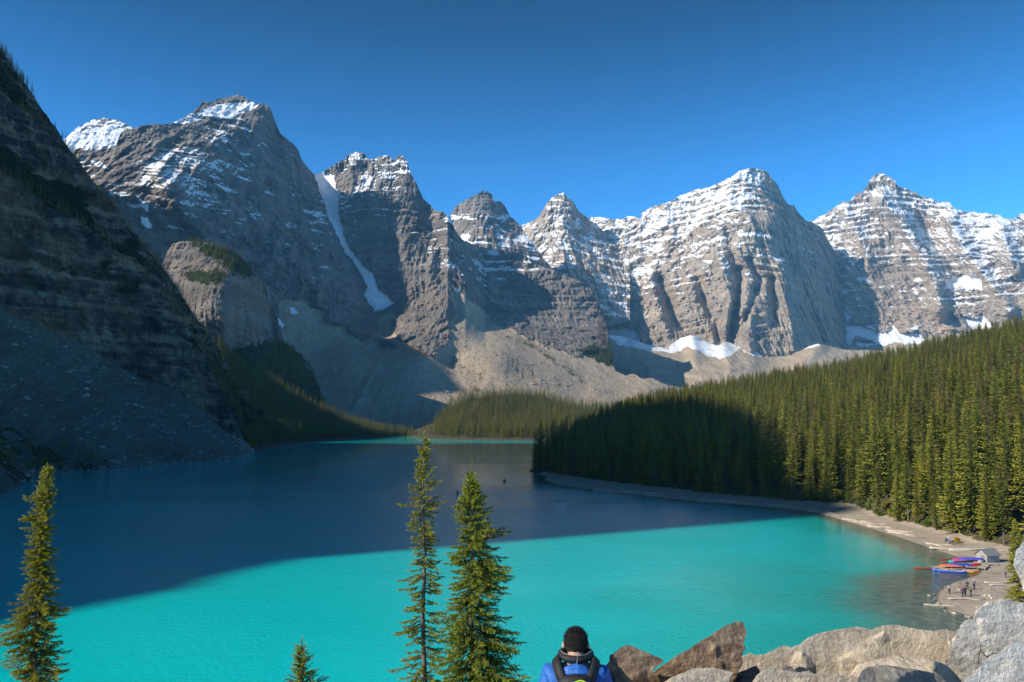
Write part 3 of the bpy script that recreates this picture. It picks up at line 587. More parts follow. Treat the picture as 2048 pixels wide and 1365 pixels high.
# ================================================================== LAKE
xs = np.concatenate([np.arange(-420, -60, 12), np.arange(-60, 130, 2.0), np.arange(130, 400, 12)]); ys = np.concatenate([np.arange(-100, 60, 8), np.arange(60, 340, 2.0), np.arange(340, 1700, 12)])
X, Y = np.meshgrid(xs, ys); sdw = -polysd(SHORE, X, Y)
wid = np.interp(Y, [60, 110, 160, 200, 260, 320], [20, 24, 21, 12, 7, 5]) * (1 + .35 * fbm(X / 14, Y / 14, 0 * X, 3, 400))
sh = 1 - np.clip(sdw / wid, 0, 1); wide = 1 - np.clip(sdw / (wid * 3.2), 0, 1)
t = NT('glacial_water'); p = t.pos()
shal = t.attr('shallow'); mid = t.attr('shelf')
deep = t.mix(t.noise(t.pos((1, .35, 1)), .018, 3), (0.0, .50, .53), (0.0, .60, .60))
c = t.mix(t.sm(mid, 0, 1), deep, (.0, .33, .26))
bedn = t.noise(p, .5, 5, .7)
bed = t.ramp(bedn, [(.38, (.045, .08, .045)), (.6, (.14, .165, .09))])
c = t.mix(t.sm(shal, .05, .75), c, bed)
w1 = t.noise(t.pos((1, .6, 1)), 1.5, 4, .65); w2 = t.noise(t.pos((1, .6, 1)), .5, 3, .55); w3 = t.noise(t.pos((1, .4, 1)), 5.0, 2, .5)
calm = t.sm(t.noise(t.pos((.5, 1.2, 1)), .012, 3, .6), .38, .62)
wv = t.math('ADD', t.math('MULTIPLY', w2, .16), t.math('ADD', t.math('MULTIPLY', w1, t.math('MULTIPLY_ADD', calm, .2, .2)), t.math('MULTIPLY', w3, .012)))
t.set(Base_Color=c, Roughness=.06, Normal=t.bump(t.math('MULTIPLY', wv, t.math('MULTIPLY_ADD', t.attr('sheltered'), -.8, 1.0)), .6, 1.0), IOR=1.33)
M['water'] = t.m
lake = mesh_np('lake_water', np.stack([X, Y, 0 * X], -1).reshape(-1, 3), grid_faces(len(ys), len(xs)), M['water'], True, dict(shallow=sh, shelf=wide, sheltered=sstep(230, 480, Y)))
tag(lake, 'turquoise lake water', None, None, 'structure')

# ================================================================== HAZE
hz = mesh_np('haze', [(a, b, c) for a in (-4500, 4500) for b in (-900, 6500) for c in (-12, 1380)], [(0, 1, 3, 2), (4, 6, 7, 5), (0, 4, 5, 1), (2, 3, 7, 6), (0, 2, 6, 4), (1, 5, 7, 3)])
hm = bpy.data.materials.new('haze_air'); hm.use_nodes = True; nt = hm.node_tree; nt.nodes.clear()
ou = nt.nodes.new('ShaderNodeOutputMaterial'); pv = nt.nodes.new('ShaderNodeVolumePrincipled'); nt.links.new(pv.outputs[0], ou.inputs['Volume'])
pv.inputs['Color'].default_value = (.2, .58, 1, 1); pv.inputs['Density'].default_value = 4.5e-5; pv.inputs['Anisotropy'].default_value = 0.0
hz.data.materials.append(hm); tag(hz, 'thin blue haze filling the valley', None, None, 'stuff')

# ================================================================== FOREST
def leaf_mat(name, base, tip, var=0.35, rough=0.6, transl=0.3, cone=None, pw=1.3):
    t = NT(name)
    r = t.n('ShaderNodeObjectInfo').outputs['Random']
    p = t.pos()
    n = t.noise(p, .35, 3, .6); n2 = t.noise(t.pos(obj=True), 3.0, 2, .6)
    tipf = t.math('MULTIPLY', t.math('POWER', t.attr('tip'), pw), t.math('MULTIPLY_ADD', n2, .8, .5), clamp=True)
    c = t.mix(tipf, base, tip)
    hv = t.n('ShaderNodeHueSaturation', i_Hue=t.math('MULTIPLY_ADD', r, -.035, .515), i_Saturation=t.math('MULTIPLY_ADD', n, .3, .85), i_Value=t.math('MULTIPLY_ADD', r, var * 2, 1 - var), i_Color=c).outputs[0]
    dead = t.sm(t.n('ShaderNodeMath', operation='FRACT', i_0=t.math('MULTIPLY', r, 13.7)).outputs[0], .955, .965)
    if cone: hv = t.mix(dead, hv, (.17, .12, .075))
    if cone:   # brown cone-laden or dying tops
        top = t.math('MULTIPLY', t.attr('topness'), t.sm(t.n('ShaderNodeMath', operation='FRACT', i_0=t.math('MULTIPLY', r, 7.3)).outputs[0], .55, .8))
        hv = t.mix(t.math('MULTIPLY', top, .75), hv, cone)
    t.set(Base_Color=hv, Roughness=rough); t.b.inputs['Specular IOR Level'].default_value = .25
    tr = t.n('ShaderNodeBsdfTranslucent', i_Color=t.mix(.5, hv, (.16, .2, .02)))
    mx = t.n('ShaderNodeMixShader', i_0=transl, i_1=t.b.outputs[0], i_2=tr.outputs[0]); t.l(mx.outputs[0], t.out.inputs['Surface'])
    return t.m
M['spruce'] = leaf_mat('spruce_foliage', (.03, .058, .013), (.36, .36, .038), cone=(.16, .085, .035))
M['bark'] = (lambda t: (t.set(Base_Color=t.mix(t.noise(t.pos((6, 6, 1.2), obj=True), 2.5, 4, .7), (.06, .045, .035), (.23, .19, .15)), Roughness=.9), t.m)[1])(NT('spruce_bark'))
def spruce_arrays(seed, H=20.0, R=1.9, step=.46, nb=8, seg=3, bare=.08, taper=.75, droop=.35, ragged=.35):
    rg = np.random.default_rng(seed); V = []; Fc = []; tip = []
    z = H * bare
    while z < H * .985:
        q = z / H; L = R * min(1, (1 - q) ** taper * 1.08 + .03) * (0.6 + .4 * min(1, (q - bare) / .12 + .3))
        n = max(3, int(round(nb * (1 - .35 * q))))
        a0 = rg.uniform(0, 6.28); L = L * 1.5
        for k in range(n):
            a = a0 + 6.283 * k / n + rg.normal(0, .25); l = max(.12, L * (1 + rg.normal(0, ragged * .6)) * (.35 if rg.random() < .07 else 1)); dr = droop * rg.uniform(.5, 1.5) * (1 - .8 * q) 
            up = .35 * q
            cx, sx = math.cos(a), math.sin(a); w = .17 * l + .12
            zz = z + rg.normal(0, step * .3)
            pts = []
            for s_ in range(seg + 1):
                f = s_ / seg; pts.append((cx * l * f, sx * l * f, zz + l * (up * f - dr * f * (1.35 - .6 * f))))
            b = len(V); V += pts; tip += [.1 + .9 * (s_ / seg) for s_ in range(seg + 1)]
            for s_ in range(seg):
                wf = w * (1.15 - .7 * s_ / seg)
                m = [(pts[s_][i] + pts[s_ + 1][i]) * .5 for i in range(3)]
                for sg in (-1, 1):
                    e = (m[0] - sx * sg * wf * rg.uniform(.6, 1.3) + cx * wf * .5, m[1] + cx * sg * wf * rg.uniform(.6, 1.3) + sx * wf * .5, m[2] - wf * rg.uniform(.1, .7))
                    V.append(e); tip.append(.8); Fc.append((b + s_, b + s_ + 1, len(V) - 1))
        z += step * (1.1 - .45 * q) * rg.uniform(.8, 1.2)
    b = len(V); V += [(.09, 0, H * .96), (-.05, .08, H * .96), (-.05, -.08, H * .96), (0, 0, H)]; tip += [.4, .4, .4, .8]; Fc += [(b, b + 1, b + 3), (b + 1, b + 2, b + 3), (b + 2, b, b + 3)]
    V = np.array(V); return V, Fc, np.array(tip), sstep(.62, .98, V[:, 2] / H)
def trunk_arrays(H, r0, n=6, lean=0.0, segs=3):
    V = []; Fc = []
    for j in range(segs + 1):
        f = j / segs
        for i in range(n):
            a = 6.283 * i / n; r = r0 * (1 - .93 * f) * (1.25 if j == 0 else 1); V.append((math.cos(a) * r + lean * f, math.sin(a) * r, -.8 + (H + .3) * f))
    for j in range(segs):
        for i in range(n): Fc.append((j * n + i, j * n + (i + 1) % n, (j + 1) * n + (i + 1) % n, (j + 1) * n + i))
    return np.array(V), Fc
class Proto: pass
def make_proto(i, **kw):
    P_ = Proto(); V, Fc, tip, topn = spruce_arrays(900 + i, **kw)
    P_.crown = mesh_np('crown', V, Fc, M['spruce'], True, dict(tip=tip, topness=topn), link=False).data
    H = kw.get('H', 20.0); tv, tf = trunk_arrays(H * .97, H * .0105); P_.trunk = mesh_np('trunk', tv, tf, M['bark'], True, link=False).data
    # joined copy for the distant wood
    V2 = np.concatenate([V, tv]); F2 = list(Fc) + [tuple(q + len(V) for q in f) for f in tf]
    me = mesh_np('spruce_source', V2, F2, None, True, dict(tip=np.r_[tip, np.zeros(len(tv))], topness=np.r_[topn, np.zeros(len(tv))]), link=False)
    me.data.materials.append(M['spruce']); me.data.materials.append(M['bark'])
    mi = np.r_[np.zeros(len(Fc), np.int32), np.ones(len(tf), np.int32)]; me.data.polygons.foreach_set('material_index', mi)
    P_.joined = me; return P_
PROTO = [make_proto(0), make_proto(1, R=1.6, ragged=.5), make_proto(2, R=2.3, droop=.5), make_proto(3, R=1.4, taper=.6, bare=.12), make_proto(4, R=2.0, taper=.9, ragged=.55, bare=.2), make_proto(5, R=1.7, bare=.03, step=.4),
         make_proto(6, R=1.5, ragged=.6, bare=.25, taper=.55), make_proto(7, R=2.1, taper=1.0)]
LOWP = [make_proto(20 + k, R=r, step=1.05, nb=6, seg=2, taper=tp) for k, (r, tp) in enumerate(((2.0, .8), (1.6, .7), (2.3, .9), (1.8, .65)))]

def wood(name, label, pts, scl, rot, vid, protos):
    me = bpy.data.meshes.new(name); me.from_pydata([tuple(p) for p in pts], [], [])
    for k, arr, ty in (('scl', scl, 'FLOAT'), ('rot', rot, 'FLOAT'), ('vid', vid, 'INT')):
        a = me.attributes.new(k, ty, 'POINT'); a.data.foreach_set('value', np.asarray(arr, np.float32 if ty == 'FLOAT' else np.int32))
    o = bpy.data.objects.new(name, me); COL.objects.link(o); tag(o, label, None, None, 'stuff')
    ng = bpy.data.node_groups.new(name + '_nodes', 'GeometryNodeTree'); ng.interface.new_socket('Geometry', in_out='INPUT', socket_type='NodeSocketGeometry'); ng.interface.new_socket('Geometry', in_out='OUTPUT', socket_type='NodeSocketGeometry')
    N = ng.nodes; L = ng.links.new
    gi = N.new('NodeGroupInput'); go = N.new('NodeGroupOutput'); iop = N.new('GeometryNodeInstanceOnPoints'); gti = N.new('GeometryNodeGeometryToInstance')
    for p_ in protos:
        oi = N.new('GeometryNodeObjectInfo'); oi.inputs['Object'].default_value = p_.joined; oi.inputs['As Instance'].default_value = False; L(oi.outputs['Geometry'], gti.inputs[0])
    def at_(nm, ty):
        q = N.new('GeometryNodeInputNamedAttribute'); q.data_type = ty; q.inputs['Name'].default_value = nm; return q.outputs['Attribute']
    L(gi.outputs[0], iop.inputs['Points']); L(gti.outputs[0], iop.inputs['Instance']); iop.inputs['Pick Instance'].default_value = True
    L(at_('vid', 'INT'), iop.inputs['Instance Index'])
    cx = N.new('ShaderNodeCombineXYZ'); L(at_('rot', 'FLOAT'), cx.inputs[2]); L(cx.outputs[0], iop.inputs['Rotation'])
    L(at_('scl', 'FLOAT'), iop.inputs['Scale'])
    L(iop.outputs[0], go.inputs[0])
    md = o.modifiers.new('trees', 'NODES'); md.node_group = ng
    return o
def jitter_grid(x0, x1, y0, y1, s, seed):
    rg = np.random.default_rng(seed); gx, gy_ = np.meshgrid(np.arange(x0, x1, s), np.arange(y0, y1, s))
    gx = gx + rg.uniform(-.48, .48, gx.shape) * s; gy_ = gy_ + rg.uniform(-.48, .48, gx.shape) * s
    return gx.ravel(), gy_.ravel()

# ---- right hillside
tx, ty = jitter_grid(-20, 900, 110, 1050, 5.5, 5)
sdt = polysd(SHORE, tx, ty); a_ = tx / np.maximum(ty, 20); dyt = ty - yfront(a_)
ok = (sdt > 2.5) & (dyt > -2.5) & (a_ < .74) & (a_ > .02) & (ty > 120)
ok &= ~((dyt < 12) & (a_ > .385) & (a_ < .47) & (fbm(tx / 9, ty / 9, 0 * tx, 2, 9) > -.12))        # grassy opening by the beach
ok &= RNG.random(len(tx)) < np.where(dyt < 10, .97, .93)
tx, ty, dyt = tx[ok], ty[ok], dyt[ok]; tz = land(tx, ty)
tsc = 1.16 * np.clip(.84 + .36 * RNG.normal(size=len(tx)) * .8 + .15 * fbm(tx / 50, ty / 50, 0 * tx, 2, 12), .4, 1.25) * np.where(dyt < 6, .85, 1) * np.where(RNG.random(len(tx)) < .12, .6, 1)
tsc = tsc * np.interp(tx / ty, [.0, .3, .5, .64], [1.0, 1.05, 1.05, 1.12])
trt = RNG.uniform(0, 6.28, len(tx)); tv = RNG.integers(0, 8, len(tx))
# the ones that show largest stand alone
size = tsc / ty * np.where(dyt < 16, 1.6, np.where(dyt < 30, 1.1, .8)); inview = (tx / ty < .66)
order = np.argsort(-np.where(inview, size, -1))
NEAR = 278; near = order[:NEAR]; far = order[NEAR:]
lit_x = None
def new_spruce(k, loc, s, rz, label, group, name='spruce_tree', protos=PROTO):
    o = empty(name, loc, label, 'tree', group, rz); o.scale = (s, s, s * 1.0)
    for nm, me in (('trunk', protos[k].trunk), ('crown', protos[k].crown)):
        c_ = bpy.data.objects.new(nm, me); COL.objects.link(c_); c_.parent = o
    return o
for i in near:
    a = tx[i] / ty[i]
    u_ = 1024 + a * F
    if u_ < 1600: lb, g_ = 'dark shaded spruce standing in the wooded point on the right shore', 'shaded spruces on the right point'
    elif u_ > 1900: lb, g_ = 'tall sunlit spruce standing behind the shed and the canoe dock', 'sunlit spruces behind the canoe dock'
    elif u_ > 1740: lb, g_ = 'tall sunlit spruce behind the middle of the gravel beach', 'sunlit spruces behind the middle of the beach'
    else: lb, g_ = 'sunlit spruce by the grassy opening where the shade on the wood ends', 'sunlit spruces by the grassy opening'
    new_spruce(int(tv[i]), (tx[i], ty[i], tz[i] - .2), float(tsc[i]), float(trt[i]), lb, g_)
fm = far[ty[far] < 520]; ff = far[ty[far] >= 520]
allp = PROTO + LOWP
vid = np.where(ty[far] < 560, tv[far], 8 + tv[far] % 4)
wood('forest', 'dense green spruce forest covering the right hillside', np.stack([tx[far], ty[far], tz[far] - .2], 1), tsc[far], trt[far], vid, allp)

# ---- woods placed on the sheets
def scatter_sheet(sheet, n, seed, accept, umin=None, umax=None):
    us, V, P = sheet; rg = np.random.default_rng(seed)
    a = np.linalg.norm(np.cross(P[1:, :-1] - P[:-1, :-1], P[:-1, 1:] - P[:-1, :-1]), axis=-1)
    uu = np.broadcast_to(us[None, :-1], a.shape); vv = V[1:, :-1]
    w = a * accept(uu, vv); w = w.ravel() / w.sum()
    idx = rg.choice(len(w), n, p=w); j, i = np.unravel_index(idx, a.shape); f = rg.random((n, 2))
    return P[j, i] + (P[j + 1, i] - P[j, i]) * f[:, :1] + (P[j, i + 1] - P[j, i]) * f[:, 1:]
p_ = scatter_sheet(SH_G, 6500, 3, lambda u, v: (v < polyi([(790, 870), (900, 875), (960, 876.5), (1100, 879.5), (1700, 880)], u)) * (1 - .9 * (u < 868) * (v < 862)) * np.where(u < 870, .35, 1))
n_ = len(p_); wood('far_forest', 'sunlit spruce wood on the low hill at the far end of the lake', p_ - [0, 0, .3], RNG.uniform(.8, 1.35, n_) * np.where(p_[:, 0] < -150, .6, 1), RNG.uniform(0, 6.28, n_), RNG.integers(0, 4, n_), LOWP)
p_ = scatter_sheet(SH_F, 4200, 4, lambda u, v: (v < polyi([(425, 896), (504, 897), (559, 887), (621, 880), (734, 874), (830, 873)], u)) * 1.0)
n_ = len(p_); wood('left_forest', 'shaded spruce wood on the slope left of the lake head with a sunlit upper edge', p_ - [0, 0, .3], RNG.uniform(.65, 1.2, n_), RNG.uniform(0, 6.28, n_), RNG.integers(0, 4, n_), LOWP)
# small trees on the buttress and in the talus
p1_ = scatter_sheet(SH_L, 420, 5, lambda u, v: edge([(380, 484), (430, 486), (485, 508), (512, 540), (500, 560), (470, 550), (430, 525), (400, 505)], u, v, 6, 8, 1) + .5 * edge([(365, 548), (430, 540), (480, 552), (430, 568), (380, 562)], u, v, 6, 8, 2))
p2_ = scatter_sheet(SH_L, 3200, 6, lambda u, v: edge([(548, 680), (590, 695), (640, 775), (670, 880), (430, 880), (455, 720), (500, 740)], u, v, 8, 10, 2))
p3_ = scatter_sheet(SH_A, 260, 7, lambda u, v: np.clip(1 - linesd([(1035, 684), (1060, 694), (1110, 724), (1150, 752), (1165, 765)], u, v) / 7, 0, 1) + .9 * edge([(1165, 700), (1185, 695), (1240, 705), (1275, 722), (1262, 738), (1215, 732)], u, v, 5, 6, 6))
p4_ = scatter_sheet(SH_A, 140, 8, lambda u, v: edge([(895, 800), (925, 780), (960, 778), (945, 800), (900, 810)], u, v, 4, 4, 6) + .001)
pa = np.concatenate([p1_, p2_, p3_, p4_]); n_ = len(pa)
wood('mountain_trees', 'scattered small spruces on the rock buttress and the scree cones', pa - [0, 0, .3], RNG.uniform(.45, .85, n_) , RNG.uniform(0, 6.28, n_), RNG.integers(0, 4, n_), LOWP)
# ---- trees of the near left mountain: along its ridge, on its bands and on the bank
PWm, qqm, rkm, ym = WALL; rg = np.random.default_rng(12)
R_, C_ = qqm.shape; cand = []
def wpick(n, w):
    w = (w * (ym > 380)).ravel(); w = w / w.sum(); return PWm[:R_].reshape(-1, 3)[rg.choice(len(w), n, p=w)]
pr = wpick(300, np.exp(-((qqm - 1) / .03) ** 2) * (ym > 560) * sstep(-.1, .3, fbm(ym / 18, 0 * ym, 0 * ym, 3, 44)) + np.exp(-((qqm - 1) / .03) ** 2) * .5 * (ym > 560))
pb = wpick(900, rkm * (np.exp(-((qqm - .36) / .05) ** 2) + .7 * np.exp(-((qqm - .66) / .07) ** 2)) * sstep(-.2, .3, fbm(PWm[:R_, :, 0] / 30, ym / 30, PWm[:R_, :, 2] / 20, 3, 45)))
pc = wpick(1500, (ym > 770) * (qqm < .28) * (PWm[:R_, :, 2] > 1) * 1.0)
pd = wpick(60, (1 - rkm) * (ym < 640) * (PWm[:R_, :, 2] > 8) * (PWm[:R_, :, 2] < 60) * sstep(.15, .4, fbm(PWm[:R_, :, 0] / 14, ym / 14, 0 * ym, 3, 47)))
pe = wpick(150, (1 - rkm) * (ym < 500) * (ym > 300) * (PWm[:R_, :, 2] > 1.5) * (PWm[:R_, :, 2] < 16))
pa = np.concatenate([pr, pb, pc, pd, pe]); n_ = len(pa)
s_ = np.r_[RNG.uniform(.3, .8, len(pr)), RNG.uniform(.3, .6, len(pb)), RNG.uniform(.45, .9, len(pc)), RNG.uniform(.15, .35, len(pd)), RNG.uniform(.15, .5, len(pe))]
wood('left_mountain_trees', 'dark spruces along the ridge, ledges and foot of the near left mountain', pa - [0, 0, .3], s_, RNG.uniform(0, 6.28, n_), RNG.integers(0, 4, n_), LOWP)
# ---- fallen blocks on the scree slopes
class _R: pass
ph_ = (1 + 5 ** .5) / 2; rv_ = np.array([(0, 1, ph_), (0, -1, ph_), (0, 1, -ph_), (0, -1, -ph_), (1, ph_, 0), (-1, ph_, 0), (1, -ph_, 0), (-1, -ph_, 0), (ph_, 0, 1), (ph_, 0, -1), (-ph_, 0, 1), (-ph_, 0, -1)]) / 1.9
rf_ = [(0, 1, 8), (0, 8, 4), (0, 4, 5), (0, 5, 10), (0, 10, 1), (1, 6, 8), (8, 6, 9), (8, 9, 4), (4, 9, 2), (4, 2, 5), (5, 2, 11), (5, 11, 10), (10, 11, 7), (10, 7, 1), (1, 7, 6), (3, 9, 6), (3, 2, 9), (3, 11, 2), (3, 7, 11), (3, 6, 7)]
M['scree_block'] = simple('scree_block', (.30, .27, .23), .9, var=.35, scale=.6, obj=False)
BL = []
for k in range(3):
    q_ = _R(); q_.joined = mesh_np('block_source', rv_ * (1 + .3 * np.random.default_rng(k).normal(size=(12, 1))) * [1, 1, .7], rf_, M['scree_block'], False, link=False); BL.append(q_)
pk = (1 - rkm) * (PWm[:R_, :, 2] > .3) * (ym < 760) * (.25 + sstep(0, .5, fbm(PWm[:R_, :, 0] / 20, ym / 12, PWm[:R_, :, 2] / 60, 3, 51))); pk = wpick(6000, pk)
ps = wpick(900, (PWm[:R_, :, 2] < 1.6) * (PWm[:R_, :, 2] > -.6) * (ym < 1000)); pc_ = scatter_sheet(SH_A, 2200, 9, lambda u, v: np.clip(polysd([(560, 620), (640, 700), (760, 720), (905, 645), (1050, 690), (1200, 760), (1350, 775), (1400, 800), (900, 860), (640, 860)], u, v) / 10, 0, 1))
pa = np.concatenate([pk, ps, pc_]); n_ = len(pa); sz = np.r_[.22 * RNG.pareto(2.2, len(pk)) + .25, RNG.uniform(.3, 1.2, len(ps)), .8 * RNG.pareto(2.5, len(pc_)) + 1.0]; sz = np.minimum(sz, np.r_[0 * pk[:, 0] + 2.2, 0 * ps[:, 0] + 2, 0 * pc_[:, 0] + 6])
wood('scree_blocks', 'loose fallen blocks scattered over the scree slopes', pa, sz, RNG.uniform(0, 6.28, n_), RNG.integers(0, 3, n_), BL)

# ================================================================== FOREGROUND SPRUCES
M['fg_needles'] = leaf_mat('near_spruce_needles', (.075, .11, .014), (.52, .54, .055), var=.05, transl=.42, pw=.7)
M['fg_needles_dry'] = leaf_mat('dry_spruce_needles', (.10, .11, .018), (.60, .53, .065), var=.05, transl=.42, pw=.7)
M['branch_wood'] = simple('branch_wood', (.13, .10, .075), .9, var=.4, scale=20)
M['cone_brown'] = simple('spruce_cone', (.23, .11, .04), .8, var=.4, scale=30)
def tube(pts, radii, n=6):
    V = []; Fc = []; pts = np.array(pts, float); d = np.gradient(pts, axis=0)
    for j, (p_, r) in enumerate(zip(pts, radii)):
        t_ = d[j] / (np.linalg.norm(d[j]) + 1e-9); a = np.cross(t_, (0, 0, 1) if abs(t_[2]) < .9 else (1, 0, 0)); a /= np.linalg.norm(a); b = np.cross(t_, a)
        for i in range(n): an = 6.2832 * i / n; V.append(p_ + (a * math.cos(an) + b * math.sin(an)) * r)
    for j in range(len(pts) - 1):
        for i in range(n): Fc.append((j * n + i, j * n + (i + 1) % n, (j + 1) * n + (i + 1) % n, (j + 1) * n + i))
    Fc.append(tuple(range(n))[::-1]); Fc.append(tuple((len(pts) - 1) * n + i for i in range(n)))
    return np.array(V), Fc
def join_arrays(parts):
    V = []; Fc = []; o = 0
    for v_, f_ in parts:
        V.append(v_); Fc += [tuple(q + o for q in f) for f in f_]; o += len(v_)
    return np.concatenate(V), Fc
def big_spruce(label, top, Y, base_z, prof, seed, step=.075, nbr=5, mat='fg_needles', dens=1.0, lean=0.0, cones=0.0, needle=.046, twig=.14, trunk_r=.13, bare=None, azfill=1.0):
    rg = np.random.default_rng(seed)
    tp = at(top[0], top[1], Y); H = tp[2] - base_z; mpp = Y / F
    base = np.array((tp[0] + lean * H, tp[1], base_z))
    root = empty('spruce_tree', tuple(base), label, 'tree')
    def axis(zr): f = zr / H; return np.array((-lean * H * f + .03 * math.sin(zr * 1.7 + seed), .02 * math.sin(zr * 2.3), zr))
    zs = np.linspace(-.6, H, 26); tv, tf = tube([axis(z_) if z_ > 0 else np.array((0, 0, z_)) for z_ in zs], [trunk_r * (1 - max(z_, 0) / H) ** .8 + .008 for z_ in zs], 9)
    mesh_np('trunk', tv, tf, M['bark'], True, parent=root)
    pf = np.array([(((840 + (30 - tp[2]) / Y * F) - 0, 0, 0))] + [(v_, l_, r_) for v_, l_, r_ in prof], float)
    pf[0, 0] = top[1]
    twp, twd, twl, twt = [], [], [], []; wood_parts = []; conep = []
    z = H - .12
    zmin = max(.8, H - (1750 - top[1]) * mpp)
    while z > zmin:
        v_ = top[1] + (H - z) / mpp
        Lw, Rw = np.interp(v_, pf[:, 0], pf[:, 1]) * mpp, np.interp(v_, pf[:, 0], pf[:, 2]) * mpp
        for k in range(nbr if v_ < 1420 else max(2, nbr // 3)):
            az = rg.uniform(0, 6.2832); ca = math.cos(az)
            L = (Rw if ca > 0 else Lw); L = L * (.62 + .38 * abs(ca)) * rg.uniform(.55, 1.12) * (azfill if abs(ca) < .5 else 1)
            if L < .04: continue
            if bare and bare(v_, ca, rg): continue
            p0 = axis(z); f_ = (H - z) / H
            up0 = .55 - min(1.0, (H - z) / 2.5) * .85 + rg.uniform(-.12, .12)
            n = max(4, int(L / .09)); s_ = np.linspace(0, 1, n + 1)
            wob = rg.normal(0, .03, 2)
            bz = L * (up0 * s_ - (.25 * s_ ** 2) + .32 * s_ ** 3) 
            bx = L * s_; perp = np.array((-math.sin(az), ca, 0)); dirh = np.array((ca, math.sin(az), 0))
            pts = p0 + bx[:, None] * dirh + (np.sin(s_ * 4 + az) * .05 * L + wob[0] * s_)[:, None] * perp + bz[:, None] * np.array((0, 0, 1))
            wood_parts.append(tube(pts[::max(1, n // 4)] if n > 5 else pts, np.linspace(.005 + .010 * min(L, 1.4), .003, len(pts[::max(1, n // 4)] if n > 5 else pts)), 4))
            tl = max(twig, .30 * L)
            m = int((L / .045) * dens) + 2
            start = .05 if L < .5 else .22
            for q in range(m):
                s0 = start + (1 - start) * (q + rg.random()) / m
                pp_ = np.array([np.interp(s0, s_, pts[:, c]) for c in range(3)])
                side = 1 if q % 2 else -1
                ln = tl * (1.05 - .75 * s0) * rg.uniform(.5, 1.15) * (.4 + .6 * min(1, (s0) / .25))
                d_ = dirh * rg.uniform(.4, .9) + perp * side * rg.uniform(.3, 1.0) + np.array((0, 0, rg.uniform(-.9, .25)))
                twp.append(pp_); twd.append(d_ / np.linalg.norm(d_)); twl.append(ln); twt.append(.25 + .75 * s0)
            twp.append(pts[-2]); d_ = pts[-1] - pts[-2]; twd.append(d_ / np.linalg.norm(d_)); twl.append(.12 + .08 * L); twt.append(1.0)
            if cones and v_ < top[1] + cones and rg.random() < .5:
                for _ in range(rg.integers(1, 4)):
                    s0 = rg.uniform(.5, 1.0); conep.append(np.array([np.interp(s0, s_, pts[:, c]) for c in range(3)]) + [rg.normal(0, .02), rg.normal(0, .02), -.03])
        z -= step * rg.uniform(.6, 1.4) * (1 if (H - z) < 4 else 1.15)
    # leader
    for q in range(8): twp.append(axis(H - .05 * q)); d_ = np.array((rg.normal(0, .25), rg.normal(0, .25), 1)); twd.append(d_ / np.linalg.norm(d_)); twl.append(.10); twt.append(.9)
    P0 = np.array(twp); D = np.array(twd); Ln = np.array(twl); Tt = np.array(twt)
    # needles: small slivers set round each twig
    K = 11
    f_ = (np.arange(K) + .5) / K
    P_ = P0[:, None] + D[:, None] * (Ln[:, None, None] * f_[None, :, None]) + np.array((0, 0, -1)) * (.12 * Ln[:, None, None] * f_[None, :, None] ** 2)
    rnd = rg.normal(size=P_.shape); rnd -= (rnd * D[:, None]).sum(-1, keepdims=True) * D[:, None]; rnd /= np.linalg.norm(rnd, axis=-1, keepdims=True)
    rnd[..., 2] *= .6
    nd = D[:, None] * .75 + rnd; nd /= np.linalg.norm(nd, axis=-1, keepdims=True)
    sd_ = np.cross(nd, D[:, None] + .3 * rg.normal(size=nd.shape)); sd_ /= np.linalg.norm(sd_, axis=-1, keepdims=True) + 1e-9
    nl = needle * rg.uniform(.7, 1.4, P_.shape[:2])[..., None]; wd = (needle / .046) * np.minimum(.014, np.maximum(.010, Ln[:, None, None] * .05)) * np.ones_like(nl)
    A_ = P_ - sd_ * wd; B_ = P_ + sd_ * wd; C_ = P_ + nd * nl; E_ = P_ - D[:, None] * .01 - nd * nl * .8 + rnd * .02
    V = np.stack([A_, C_, B_, E_], 2).reshape(-1, 3); n4 = len(V) // 4; ii = np.arange(n4) * 4
    Fq = np.stack([ii, ii + 1, ii + 2, ii + 3], 1)
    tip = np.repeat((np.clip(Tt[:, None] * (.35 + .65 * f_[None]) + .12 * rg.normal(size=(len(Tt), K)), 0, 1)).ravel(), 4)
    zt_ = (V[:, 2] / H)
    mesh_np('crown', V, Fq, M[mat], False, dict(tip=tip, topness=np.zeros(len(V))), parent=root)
    wv_, wf_ = join_arrays(wood_parts); mesh_np('branches', wv_, wf_, M['branch_wood'], True, parent=root)
    if conep:
        cp_ = np.array(conep); ring = np.array([(math.cos(a) * r, math.sin(a) * r, zq) for zq, r in ((-.075, .004), (-.055, .013), (-.02, .014), (0, .004)) for a in np.arange(5) * 1.2566])
        Vc = (cp_[:, None] + ring[None] * rg.uniform(.8, 1.3, (len(cp_), 1, 1))).reshape(-1, 3); fc = []
        for b in range(len(cp_)):
            for j in range(3):
                for i in range(5): fc.append((b * 20 + j * 5 + i, b * 20 + j * 5 + (i + 1) % 5, b * 20 + (j + 1) * 5 + (i + 1) % 5, b * 20 + (j + 1) * 5 + i))
        c_ = mesh_np('cones', Vc, fc, M['cone_brown'], True, parent=root); c_['kind'] = 'stuff'
    return root
def gz_(X_, Y_): return float(land(np.array([X_]), np.array([Y_]))[0])
def fg(label, top, Y, *a, **k):
    p_ = at(top[0], top[1], Y); return big_spruce(label, top, Y, gz_(p_[0], Y) - .1, *a, **k)
